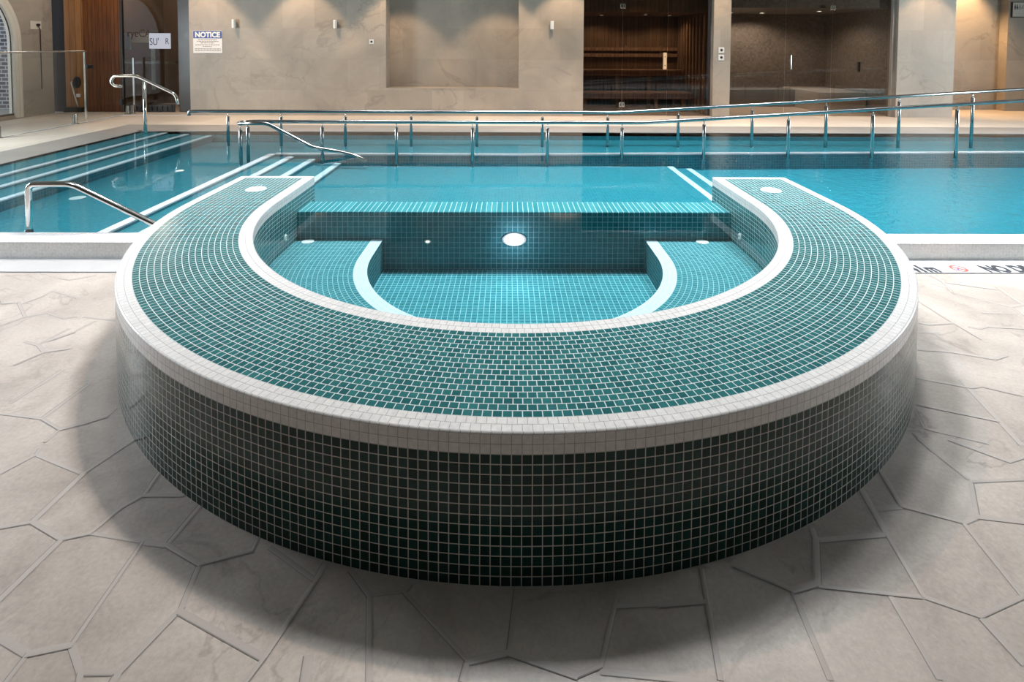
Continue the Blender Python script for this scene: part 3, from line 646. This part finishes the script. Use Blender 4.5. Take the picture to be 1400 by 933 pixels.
# a round black fitting with strap on the pale panel
hd = thing('wall_dryer', 'round black wall fitting with a pale strap on the pale wood panel', 'wall fitting', (-8.635, YL-.012, .70))
mb = MB(); mb.lathe(-8.62, .70, [(.075, YL-.0125), (.09, YL-.03), (.09, YL-.05), (.078, YL-.058), (.07, YL-.052), (.02, YL-.054)], 28, .82, 1.25, 'y'); mb.build('disc', 'black', hd)
mb = MB(); mb.tube(bend([(-8.70, YL-.03, .72), (-8.735, YL-.03, .70), (-8.70, YL-.02, .50), (-8.62, YL-.02, .20)], .05), .014, 10); mb.build('strap', 'cream', hd)
mb = MB(); mb.bbox(-8.64, -8.57, YL-.04, YL-.0125, .40, .47); tag(mb.build('socket_box', 'white'), 'small white box below the round black fitting', 'socket')
mb = MB(); mb.box(-8.86, -8.50, YL-.09, YL-.0125, ZD, .20); tag(mb.build('plinth_box', 'darkmetal'), 'low dark plinth under the pale wood panel', 'plinth')
# glazed lobby front
lob = bpy.data.objects.new('door_1', None); COL.objects.link(lob); lob.location = (-7, YL, ZD); struct(lob, 'dark glass lobby door with lettering at the far left')
mb = MB(); mb.box(-7.745, -7.70, YL-.03, YL+.03, ZD, HD+.4); mb.build('frame_post', 'darkmetal', lob)
mb = MB(); mb.box(-7.70, -6.60, YL-.006, YL+.006, .25, HD+.4); mb.build('pane', 'glass_grey', lob)
mb = MB(); mb.box(-7.70, -6.60, YL-.0085, YL-.0065, 1.075, 1.125); mb.build('band', 'glass_clear', lob)
mb = MB(); mb.box(-7.66, -6.98, YL-.03, YL-.01, .105, .13); mb.box(-7.66, -6.75, YL-.03, YL-.01, .22, .245)
for i in range(10):
    x = -7.66+i*.101; mb.box(x-.006, x+.006, YL-.03, YL-.012, .13, .22)
mb.build('vent_grille', 'darkmetal', lob)
mb = MB(); mb.box(-7.70, -6.7, YL-.010, YL+.01, ZD, .25); mb.build('kick_plate', 'black', lob)
mb = MB(); mb.box(-6.60, -6.13, YL-.01, YL+.14, ZD, HD+.4); mb.build('mullion', 'darkmetal', lob)
text('lettering', 'ryeCA', 'wood_dark', .215, face_y(-7.62, YL-.008, 1.615), lob, .82)
sb = thing('lobby_sign', 'lit pale sign board with dark letters behind the lobby glass', 'sign', (-6.95, YL-.03, 1.52))
mb = MB(); mb.bbox(-7.165, -6.745, YL-.035, YL-.013, 1.38, 1.69); mb.build('board', 'sky_bright', sb)
text('lettering', "SU'", 'ink', .20, face_y(-7.155, YL-.0365, 1.455), sb, .70)
text('lettering', "R", 'ink', .17, face_y(-6.845, YL-.0365, 1.475), sb, .75)
mb = MB(); mb.wallquad((-8.95, 12.6), (XW0, 12.6), ZD, HD+.4); mb.wallquad((-7.93, YL+.05), (-7.93, 12.6), ZD, HD+.4); struct(mb.build('wall_lobby_inside', 'wall_lobby'), 'brown wall inside the lobby')
mb = MB(); mb.bbox(-7.865, -7.735, YL+.25, YL+.27, 1.357, 1.689); tag(mb.build('poster', 'paleblue'), 'narrow pale blue poster behind the lobby glass at its left edge', 'poster')
mb = MB(); mb.bbox(-7.73, -7.335, YL+.25, YL+.27, 1.50, 1.689); tag(mb.build('poster', 'palegreen'), 'wide pale grey green poster between the blue poster and the sign board', 'poster')
mb = MB(); mb.bbox(-7.32, -7.24, YL+.25, YL+.27, .53, 1.367); tag(mb.build('poster', 'paleblue'), 'tall narrow pale strip hanging below the sign board', 'poster')
mb = MB(); mb.bbox(-7.2, -6.4, 11.9, 12.4, ZD, 1.05); tag(mb.build('reception_counter', 'wood_pale'), 'wooden counter inside the glass lobby', 'counter')

# ------------------------------------------------------------------ sauna and steam room fronts
YG = 10.62
def glassdoor(name, x0, x1, z0, z1, mat, lab, hinges=None, handle=None, hmat='chrome'):
    r = bpy.data.objects.new(name, None); COL.objects.link(r); r.location = (x0, YG, z0); struct(r, lab)
    mb = MB(); mb.bbox(x0, x1, YG-.005, YG+.005, z0, z1, .002); mb.build('pane', mat, r)
    for (hx, hz) in (hinges or []):
        for dx in (-1, 1):
            mb = MB(); mb.bbox(hx+dx*.028-.024, hx+dx*.028+.024, YG-.018, YG+.018, hz-.045, hz+.045, .005); h = mb.build('hinge', 'chrome', r)
            mb = MB(); mb.bbox(hx+dx*.028-.010, hx+dx*.028+.010, YG-.0195, YG-.0182, hz-.026, hz+.026, .0005); mb.build('hinge_screw_cover', 'darkmetal', h)
    if handle:
        hx, za, zb = handle
        if hmat == 'wood_handle':
            mb = MB(); mb.bbox(hx-.034, hx+.034, YG-.055, YG-.02, za, zb, .008); h = mb.build('handle', hmat, r)
            for zz in (za+.08, zb-.08):
                mb = MB(); mb.lathe(hx, zz, [(.011, YG-.056), (.011, YG-.0005)], 12, 1, 1, 'y'); mb.build('fixing', 'darkmetal', h)
        else:
            mb = MB(); mb.tube(bend([(hx, YG-.004, za+.02), (hx, YG-.05, za+.02), (hx, YG-.05, zb-.02), (hx, YG-.004, zb-.02)], .01), .009, 10); mb.build('handle', hmat, r)
    return r
ZG = 2.70
glassdoor('window_11', XW1+.005, 2.235, ZD+.005, ZG, 'glass_dark', 'fixed tinted pane left of the sauna door')
glassdoor('door_2', 2.243, 3.118, ZD+.012, ZG, 'glass_dark', 'tinted glass sauna door with pale wooden handle', [(2.24, 2.255), (2.24, .325)], (3.065, 1.02, 1.35), 'wood_handle')
glassdoor('window_12', 3.126, XS1-.01, ZD+.005, ZG, 'glass_dark', 'fixed tinted pane right of the sauna door')
glassdoor('window_13', XC1+.005, 5.432, ZD+.005, ZG, 'glass_grey', 'fixed grey pane left of the steam room door')
glassdoor('door_3', 5.44, 6.345, ZD+.012, ZG, 'glass_grey', 'grey glass steam room door with slim steel handle', [(6.349, 2.24)], (5.535, 1.02, 1.33))
glassdoor('window_14', 6.353, XT1-.005, ZD+.005, ZG, 'glass_grey', 'fixed grey pane right of the steam room door')
mb = MB(); mb.box(XT1, XT2, YG-.06, YG+.06, ZD, HD); struct(mb.build('x', 'coping')).name = 'trim_5'
# sauna inside
SX0, SX1, SY1, SZ = XW1+.0, 3.93, 12.45, 2.03
mb = MB(); mb.wallquad((SX0, SY1), (SX1, SY1), ZD, HD); mb.wallquad((SX0, YG+.06), (SX0, SY1), ZD, HD); mb.wallquad((SX1, SY1), (SX1, YG+.06), ZD, HD)
flat(mb, SX0, SX1, YG+.1, SY1, SZ+.12); mb.wallquad((SX0, YG+.1), (SX1, YG+.1), SZ+.12, HD); struct(mb.build('wall_sauna', 'wood_sauna'), 'slatted wooden walls and ceiling inside the sauna')
for i in range(9):
    yy = YG+.15+i*.2; mb = MB(); mb.bbox(SX1-.05, SX1-.002, yy, yy+.05, ZD+.02, SZ+.1, .004)
    tag(mb.build('wall_batten', 'wood_bench'), '%s upright wooden batten from the glass on the sauna right wall' % ('first', 'second', 'third', 'fourth', 'fifth', 'sixth', 'seventh', 'eighth', 'ninth')[i], 'batten', 'battens on the sauna side wall')
def bench_unit(y0, y1, z, lab):
    r = thing('sauna_bench', lab, 'bench', ((SX0+SX1)/2, (y0+y1)/2, ZD))
    k = 5; d = (y1-y0)/k
    for i in range(k):
        mb = MB(); mb.bbox(SX0+.02, SX1-.07, y0+i*d+.006, y0+(i+1)*d-.006, z-.045, z, .005); mb.build('board', 'wood_bench', r)
    mb = MB(); mb.bbox(SX0+.02, SX1-.07, y0+.02, y0+.055, z-.13, z-.046, .004); mb.build('front_rail', 'wood_bench', r)
    for x in (SX0+.15, SX0+.95, SX0+1.65, SX1-.25):
        mb = MB(); mb.bbox(x-.035, x+.035, y0+.06, y0+.12, ZD, z-.046, .004); mb.build('leg', 'wood_bench', r)
bench_unit(11.85, 12.42, .95, 'upper wooden sauna bench along the back wall')
bench_unit(11.25, 11.82, .50, 'lower wooden sauna bench in front of the upper one')
r = thing('wall_rails', 'horizontal wooden backrest rails above the upper sauna bench', 'backrest', (2.6, 12.4, 1.3))
for z in (1.22, 1.36):
    mb = MB(); mb.bbox(SX0+.05, SX1-.06, 12.36, 12.40, z, z+.08, .005); mb.build('rail', 'wood_bench', r)
for x in (1.9, 2.7, 3.5):
    mb = MB(); mb.bbox(x-.02, x+.02, 12.401, 12.448, 1.18, 1.48, .004); mb.build('bracket', 'wood_bench', r)
def downlight(x, y, z, lab, grp, lens='lens', r=.045):
    t = thing('downlight', lab, 'ceiling light', (x, y, z), grp)
    mb = MB(); mb.lathe(x, y, [(r*1.3, z), (r*1.3, z-.006), (r, z-.009), (r, z-.003)], 20); mb.build('trim_ring', 'chrome', t)
    mb = MB(); mb.lathe(x, y, [(r*.97, z-.0032), (r*.5, z-.004)], 20); mb.build('lens', lens, t)
    return t
for x, y, w_ in ((2.05, 11.9, 'leftmost'), (2.93, 11.6, 'middle'), (3.5, 11.8, 'rightmost')): downlight(x, y, SZ+.119, w_+' of the small round downlights in the sauna ceiling', 'sauna downlights', 'warmlens')
# steam room inside
TX0, TX1, TY1, TZ = XC1, XT2, 12.9, 2.24
t_ = .05
mb = MB()
for a, b in (((TX0, TY1), (TX1, TY1)), ((TX0, YG+.06), (TX0, TY1)), ((TX1, TY1), (TX1, YG+.06))):
    ln = math.hypot(b[0]-a[0], b[1]-a[1]); mb.poly([(a[0], a[1], ZD), (b[0], b[1], ZD), (b[0], b[1], HD), (a[0], a[1], HD)], [(0, 0), (ln/t_, 0), (ln/t_, HD/t_), (0, HD/t_)])
mb.poly([(TX0, YG+.1, TZ), (TX1, YG+.1, TZ), (TX1, TY1, TZ), (TX0, TY1, TZ)], [(0, 0), (60, 0), (60, 40), (0, 40)])
mb.poly([(TX0, YG+.1, TZ), (TX1, YG+.1, TZ), (TX1, YG+.1, HD), (TX0, YG+.1, HD)], [(0, 0), (60, 0), (60, 9), (0, 9)]); struct(mb.build('wall_steam', 'mosaic_brown'), 'brown mosaic walls inside the steam room')
r = thing('steam_bench', 'pale stone L-shaped bench inside the steam room', 'bench', (6, 12.3, ZD))
mb = MB(); mb.bbox(TX0+.01, 6.55, 12.3, TY1-.01, ZD, .50, .01); mb.build('seat', 'mosaic_brown', r, 'brown mosaic seat along the back')
mb = MB(); mb.bbox(6.55, TX1-.01, 11.35, TY1-.01, ZD, .52, .01); mb.build('seat', 'bench_stone', r, 'pale stone seat at the right end')
for x, y, w_ in ((5.05, 12.3, 'leftmost'), (5.75, 12.3, 'middle'), (6.65, 11.6, 'rightmost')): downlight(x, y, TZ-.001, w_+' of the small round downlights in the steam room ceiling', 'steam room downlights', 'lens')
mb = MB(); mb.bbox(TX1-.03, TX1-.001, 11.6, 11.66, .95, 1.15, .004); tag(mb.build('wall_sensor', 'black'), 'small black sensor on the steam room side wall', 'sensor')

# ------------------------------------------------------------------ small things on the walls
sg = thing('notice_sign', 'white notice board with blue NOTICE header on the stone wall', 'sign', (-5.77, YB-.006, 1.52))
mb = MB(); mb.bbox(-6.046, -5.486, YB-.010, YB-.0005, 1.305, 1.735, .002); mb.build('board', 'signwhite', sg)
mb = MB(); mb.bbox(-6.040, -5.492, YB-.013, YB-.0101, 1.588, 1.729, .001); hdr = mb.build('header', 'blue', sg, 'blue header panel')
text('lettering', 'NOTICE', 'signwhite', .135, face_y(-5.766, YB-.0136, 1.612), hdr, .97, 'CENTER', .0004, .006)
for k, (z, w, x) in enumerate(((1.558, .36, -5.77), (1.53, .42, -5.76), (1.50, .26, -5.77), (1.462, .46, -5.77), (1.43, .18, -5.77), (1.385, .50, -5.766), (1.352, .50, -5.766))):
    mb = MB(); u = x-w/2; rr = random.Random(k)
    while u < x+w/2:
        l = rr.uniform(.02, .055); mb.bbox(u, min(u+l, x+w/2), YB-.0112, YB-.0101, z-.007, z+.007, .0003); u += l+.009
    mb.build('text_line', 'inkgrey', sg)
rs = thing('restroom_sign', 'grey restroom sign with person and wheelchair symbols at the top right', 'sign', (10.6, 11.5900, 2.3))
RXs, RZs = 10.765, 2.12
mb = MB(); mb.bbox(RXs, RXs+.75, 11.5650, 11.5980, RZs, RZs+.33, .004); mb.build('board', 'darkmetal', rs)
mb = MB(); mb.bbox(RXs+.012, RXs+.738, 11.5600, 11.5648, RZs+.018, RZs+.318, .002); pl = mb.build('face_plate', 'bench_stone', rs)
for i, dx in enumerate((.055, .10)):
    mb = MB(); cx = RXs+dx; mb.lathe(cx, RZs+.262, [(.012, 11.5596), (.012, 11.5580)], 14, 1, 1, 'y')
    if i == 0: P = [(-.016, .245), (.016, .245), (.016, .20), (.010, .20), (.010, .165), (-.010, .165), (-.010, .20), (-.016, .20)]
    else: P = [(-.010, .245), (.010, .245), (.022, .195), (.010, .195), (.008, .165), (-.008, .165), (-.010, .195), (-.022, .195)]
    mb.poly([(cx+a, 11.5580, RZs+b) for a, b in P]); mb.build('person_symbol', 'ink', pl)
mb = MB(); cx = RXs+.155
mb.lathe(cx+.005, RZs+.265, [(.009, 11.5596), (.009, 11.5580)], 12, 1, 1, 'y')
mb.tube([(cx, 11.5580, RZs+.25), (cx+.002, 11.5580, RZs+.215), (cx+.025, 11.5580, RZs+.212), (cx+.034, 11.5580, RZs+.18)], .004, 6)
mb.tube(arcpts((cx+.005, 11.5580, RZs+.195), .026, .9, 5.6, 14), .0032, 6); mb.build('wheelchair_symbol', 'ink', pl)
mb = MB(); cx = RXs+.21; mb.tube([(cx+.02, 11.5580, RZs+.26), (cx, 11.5580, RZs+.225), (cx+.02, 11.5580, RZs+.19)], .004, 6); mb.build('arrow_symbol', 'ink', pl)
def wall_light(x):
    t = thing('wall_light', '', 'wall light', (x, YB, 1.87), 'small white wall lights on the stone wall')
    mb = MB(); mb.bbox(x-.022, x+.022, YB-.02, YB-.0005, 1.81, 1.92, .004); mb.build('back_plate', 'white', t)
    mb = MB(); mb.lathe(x, YB-.055, [(.020, 1.79), (.034, 1.792), (.034, 1.945), (.03, 1.95), (.012, 1.95)], 24); mb.build('body', 'white', t)
    return t
for x, l in ((-5.24, 'small white wall light just right of the notice sign'), (-3.306, 'small white wall light between the notice sign and the niche'), (.845, 'small white wall light right of the niche')): wall_light(x)['label'] = l
def plate(name, x, z, w, lab, cat, group=None):
    t = thing(name, lab, cat, (x, YB, z), group)
    mb = MB(); mb.bbox(x-w/2, x+w/2, YB-.012, YB-.0005, z-w/2, z+w/2, .003); mb.build('plate', 'white', t)
    mb = MB(); mb.lathe(x, z, [(w*.24, YB-.0122), (w*.2, YB-.018), (w*.05, YB-.018)], 18, 1, 1, 'y'); mb.build('button', 'darkmetal', t)
plate('wall_socket', -2.627, 1.538, .09, 'small square plate on the stone wall left of the niche', 'socket')
plate('switch_plate', 4.133, 1.405, .11, 'upper square switch plate on the pillar between the glass rooms', 'switch')
plate('switch_plate', 4.133, 1.262, .11, 'lower square switch plate on the pillar between the glass rooms', 'switch')
t = thing('wall_outlet', 'white square outlet on the left wall beside the arched window', 'outlet', (-8.95, 10.38, 1.82))
mb = MB(); mb.bbox(-8.9495, -8.935, 10.26, 10.50, 1.74, 1.90, .004); mb.build('plate', 'cream', t)
mb = MB(); mb.bbox(-8.9345, -8.90, 10.38, 10.44, 1.80, 1.85, .008); o = mb.build('plug', 'black', None); tag(o, 'black plug in the outlet with its thin cord hanging down the left wall', 'plug')
mb = MB(); mb.tube(bend([(-8.915, 10.41, 1.80), (-8.925, 10.46, 1.74), (-8.94, 10.475, 1.3), (-8.94, 10.475, .6)], .06), .007, 8); c = mb.build('cord', 'black', o)

# ------------------------------------------------------------------ handrails
def rail_near(X, z):
    Y = 6.84
    for _ in range(4): Y = ry(X*Y/6.95)-.035
    return X*Y/6.95, Y, 1.5-(1.5-z)*Y/6.95
def post(mb_parent, x, y, z0, z1, rail_z, r=.0215, name='post'):
    mb = MB(); mb.tube([(x, y, z0), (x, y, z1-.004), (x, y, z1)], [r, r, r*.85], 16); p = mb.build(name, 'steel', mb_parent)
    mb = MB(); mb.tube([(x, y, z1), (x, y, rail_z-.018)], .0065, 10); mb.build('stem', 'chrome', p)
nr = thing('ramp_handrail', 'long steel handrail on posts along the nearer edge of the pool ramp', 'handrail', (0, 6.84, .1))
def nz(X): return .497 if X < 1.76 else .497+(X-1.76)*.0622
pts = [rail_near(X, nz(X)) for X in (-3.25, -1, 1.45, 1.76, 2.1, 4, 6.7, 8.5)]
pts = [(-3.335, 6.735, .505), (-3.345, 6.80, .505)]+[(-3.30, 6.845, .505)]+pts[0:]
mb = MB(); mb.tube(bend(pts, .12), .0235, 18); mb.build('rail', 'steel', nr)
for X in (-3.327, -2.378, -1.427, -.451, .513, 1.475, 2.533, 3.626, 4.717, 5.811, 6.92):
    x, y, rz = rail_near(X, nz(X)); post(nr, x, y, -.02 if X < 1 else .03, rz-.068, rz)
fr = thing('ramp_handrail', 'long steel handrail on posts along the farther edge of the pool ramp', 'handrail', (0, 8, .1))
def fz(X): return .497 if X < 1.65 else .497+(X-1.65)*.0613
pts = [(-4.69, 8.0, .43), (-4.69, 8.0, .492)]+[(X, 8.0, fz(X)) for X in (-4.5, -1, 1.3, 1.65, 2., 5, 9.3)]
mb = MB(); mb.tube(bend(pts, .10), .0235, 18); mb.build('rail', 'steel', fr)
for X in (-4.122, -3.343, -2.396, -1.426, -.455, .514, 1.484, 2.531, 3.63, 4.731, 5.818, 6.913, 8.0): post(fr, X, 8.0, -.018, fz(X)-.075, fz(X))
sr = thing('stair_handrail', 'short steel handrail sloping down into the water before the ramp rail', 'handrail', (-2.8, 6.735, .1))
mb = MB(); mb.tube(bend([(-3.34, 6.735, .503), (-2.99, 6.735, .508), (-2.42, 6.735, .205), (-2.1, 6.735, .155), (-1.88, 6.735, .10), (-1.75, 6.735, .03)], .07), .0235, 18); mb.build('rail', 'steel', sr)
post(sr, -3.318, 6.735, -.02, .42, .503)
kr = thing('pool_handrail', 'polished steel handrail sloping into the pool at the left kerb', 'handrail', (-3.5, 3.98, .1))
mb = MB(); mb.tube(bend([(-3.512, 3.965, .0), (-3.506, 3.965, .459), (-3.19, 3.965, .461), (-2.40, 3.965, .068), (-2.36, 3.965, .0)], .055), .0215, 20); mb.build('rail', 'chrome', kr)
mb = MB(); mb.lathe(-3.512, 3.965, [(.026, .088), (.026, .118), (.0225, .122)], 24); mb.build('base_collar', 'black', kr, 'dark collar at the foot')
lr = thing('pool_handrail', 'steel handrail with curled end on one post at the far left pool steps', 'handrail', (-5.63, 8.45, .1))
mb = MB(); yq = 8.45
mb.tube(bend([(-5.985, yq, .822), (-6.10, yq, .825), (-6.155, yq, .90), (-6.10, yq, .982), (-5.75, yq, .985), (-5.15, yq, .695), (-5.125, yq, .54)], .085, 8), .022, 16); mb.build('rail', 'chrome', lr)
mb = MB(); mb.tube([(-5.635, yq, -.05), (-5.635, yq, .90)], .026, 16); mb.build('post', 'chrome', lr)

# ------------------------------------------------------------------ glass fence at the left
def spigot(par, y):
    mb = MB(); mb.lathe(-7.40, y, [(.055, ZD+.0005), (.055, ZD+.01), (.034, ZD+.014), (.034, ZD+.165), (.026, ZD+.17)], 18); mb.build('spigot', 'steel', par)
def fence(y0, y1, z1, spig, lab, cap=True, endbar=True):
    r = thing('glass_fence_panel', lab, 'glass fence', (-7.4, (y0+y1)/2, ZD))
    mb = MB(); mb.bbox(-7.406, -7.394, y0, y1, ZD+(.002 if spig else .002), z1, .002); mb.build('pane', 'glass_clear', r)
    if cap: mb = MB(); mb.bbox(-7.415, -7.385, y0, y1, z1+.0005, z1+.022, .004); mb.build('top_rail', 'steel', r)
    if endbar: mb = MB(); mb.bbox(-7.418, -7.382, y1-.012, y1+.012, ZD+.05, z1, .003); mb.build('edge_strip', 'chrome', r)
    for y in spig: spigot(r, y)
    return r
fence(6.2, 9.555, 1.335, (6.6, 7.9, 9.31), 'clear glass fence panel with steel top rail before the arched window')
g = fence(9.60, 10.48, 1.335, (), 'frameless glass gate beyond the long fence panel', False, False)
mb = MB(); mb.bbox(-7.44, -7.36, 9.60, 9.70, 1.04, 1.11, .01); mb.build('latch', 'black', g, 'black latch')
mb = MB(); mb.bbox(-7.43, -7.37, 10.40, 10.49, .30, .42, .01); mb.build('hinge', 'black', g, 'black hinge')
fence(10.50, 10.79, 1.2, (10.60, 10.73), 'narrow clear glass fence panel beside the lobby', False, True)

# ------------------------------------------------------------------ marks on the edge stone at the right
def flat_text(name, body, x, y, cap, sx, mat, lab, cat):
    s = cap/.70; o = text(name, body, mat, s, Matrix.Translation((x, y, .0018)), None, sx, 'LEFT', .0003, .008); return tag(o, lab, cat)
flat_text('depth_marking', '1.41m', 2.625, 3.527, .104, .72, 'ink', 'black depth marking on the edge stone beside the spa', 'marking')
flat_text('warning_lettering', 'NO DIVING', 3.205, 3.527, .104, .70, 'ink', 'black NO DIVING lettering on the edge stone at the right', 'lettering')
nd = thing('no_diving_symbol', 'red ringed no diving symbol on the edge stone', 'symbol', (3.045, 3.582, .0012))
mb = MB(); n = 40
for i in range(n):
    a, b = 2*PI*i/n, 2*PI*(i+1)/n; f = lambda t, r: (3.045+r*math.cos(t), 3.582+r*1.02*math.sin(t), .002)
    mb.poly([f(a, .038), f(a, .052), f(b, .052), f(b, .038)])
c45 = .7071
mb.poly([(3.045-.031-.006, 3.582+.031-.006, .0022), (3.045+.031-.006, 3.582-.031-.006, .0022), (3.045+.031+.006, 3.582-.031+.006, .0022), (3.045-.031+.006, 3.582+.031+.006, .0022)])
mb.build('ring', 'red', nd, 'red ring and slash')
mb = MB(); mb.lathe(3.030, 3.572, [(.007, .0019), (.007, .0021)], 12)
mb.poly([(3.034, 3.578, .002), (3.040, 3.574, .002), (3.064, 3.600, .002), (3.058, 3.605, .002)]); mb.poly([(3.036, 3.574, .002), (3.022, 3.560, .002), (3.026, 3.557, .002), (3.041, 3.571, .002)]); mb.build('diver', 'blue', nd, 'blue diver figure')

# ------------------------------------------------------------------ light
def area(name, loc, rot, sx, sy, p, col):
    l = bpy.data.lights.new(name, 'AREA'); l.shape = 'RECTANGLE'; l.size = sx; l.size_y = sy; l.energy = p; l.color = col
    if name == 'fill_panel': l.spread = 1.2
    o = bpy.data.objects.new(name, l); COL.objects.link(o); o.location = loc; o.rotation_euler = rot; return o
def spot(name, loc, tgt, p, col, ang, blend=.4, rad=.05):
    l = bpy.data.lights.new(name, 'SPOT'); l.energy = p; l.color = col; l.spot_size = ang; l.spot_blend = blend; l.shadow_soft_size = rad
    o = bpy.data.objects.new(name, l); COL.objects.link(o); o.location = loc
    o.rotation_euler = (Vector(tgt)-Vector(loc)).to_track_quat('-Z', 'Y').to_euler(); return o
def point(name, loc, p, col, rad=.22):
    l = bpy.data.lights.new(name, 'POINT'); l.energy = p; l.color = col; l.shadow_soft_size = rad
    o = bpy.data.objects.new(name, l); COL.objects.link(o); o.location = loc; return o
DAY = (.86, .93, 1.0); WARM = (1., .69, .44)
for c in LC[1:]: area('daylight', (-9.35, c, 1.6), (0, -PI/2, 0), 2.4, 2.0, P_WIN_L, DAY)
for c in RC[1:]: area('daylight', (12.9, c, 1.6), (0, PI/2, 0), 2.4, 2.0, P_WIN_R, DAY)
# unseen ceiling panels, added and weighted to brighten the pool and rim
for x, y, f in FILLS:
    area('fill_panel', (x, y, CH-.02), (0, 0, 0), 1.2, 1.2, P_FILL*f, (.90, .955, 1.))
spot('unseen_hall_spot', (-1.1, 5.9, CH-.1), (0.0, 3.0, 0), P_SPOT, (1., .77, .60), 1.2, .6, .10)
for x in WASH: spot('wall_washer', (x, 9.75, 3.3), (x, 10.25, 0.), P_WASH, WARM, 1.25, .35, .05)
for x, y in ((2.05, 11.9), (2.93, 11.6), (3.5, 11.8)): spot('sauna_light', (x, y, SZ+.10), (x, y, 0), 18, (1., .80, .60), 2.6, .5, .03)
for x, y in ((5.05, 12.3), (5.75, 12.3), (6.65, 11.6)): spot('steam_light', (x, y, TZ-.015), (x, y, 0), 52, (1., .88, .74), 2.7, .5, .03)
spot('recess_light', (9.75, 11.35, 3.4), (9.95, 11.75, .9), 430, (1., .62, .30), 1.25, .7)
point('lobby_fill', (-7.1, 11.08, 2.75), 34, (1., .85, .7))  # unseen point added inside the glass to light the posters
point('lobby_fill', (-7.6, 10.1, 3.0), 26, (1., .85, .7))  # unseen point added before the glass to brighten the lobby front
point('spa_lamp_glow', (.052, YW0-.10, .08), P_SPA*.05, (.95, .85, 1.), .05)
for k, (a, t, pw, an) in enumerate((((6.2, 1.7, CH-.1), (4.9, 2.7, 0), P_FILL_R, .9), ((-6.0, 1.6, CH-.1), (-4.1, 2.7, 0), P_FILL_L, .78))): spot('unseen_hall_spot', a, t, pw, (.78, .87, 1.), an, 1., .35)  # unseen cool spots added to brighten the floor on both sides
spot('spa_lamp_light', (.052, YW0-.03, .064), (.052, 2.5, .2), P_SPA, (.95, .95, 1.), 2.3, 1., .05)
w = bpy.data.worlds.new('World'); scene.world = w; w.use_nodes = True
bg = w.node_tree.nodes['Background']; bg.inputs[0].default_value = (.80, .88, 1., 1); bg.inputs[1].default_value = .9

# ------------------------------------------------------------------ camera
cam = bpy.data.cameras.new('camera'); co = bpy.data.objects.new('camera', cam); COL.objects.link(co); scene.camera = co
fw = Vector((.00765, .99911, -.04154)); rt = Vector((.99996, -.00747, .00442)); up = rt.cross(fw)
rt = fw.cross(up).normalized(); up = rt.cross(fw).normalized(); fw.normalize()
co.matrix_world = Matrix(((rt.x, up.x, -fw.x, 0), (rt.y, up.y, -fw.y, 0), (rt.z, up.z, -fw.z, 1.5), (0, 0, 0, 1)))
cam.sensor_width = 36; cam.lens = 36*743.0/1400; cam.shift_x = 0; cam.shift_y = -(466.5-91.45)/1400
cam.clip_start = .05; cam.clip_end = 200
vs = scene.view_settings; vs.view_transform = 'Standard'; vs.look = 'None'; vs.exposure = EXPO; vs.gamma = 1; vs.use_curve_mapping = False
scene.cycles.max_bounces = 10; scene.cycles.transparent_max_bounces = 24; scene.cycles.diffuse_bounces = 5; scene.cycles.glossy_bounces = 5
scene.cycles.use_denoising = True; scene.cycles.caustics_reflective = False; scene.cycles.caustics_refractive = False; scene.cycles.sample_clamp_indirect = 6
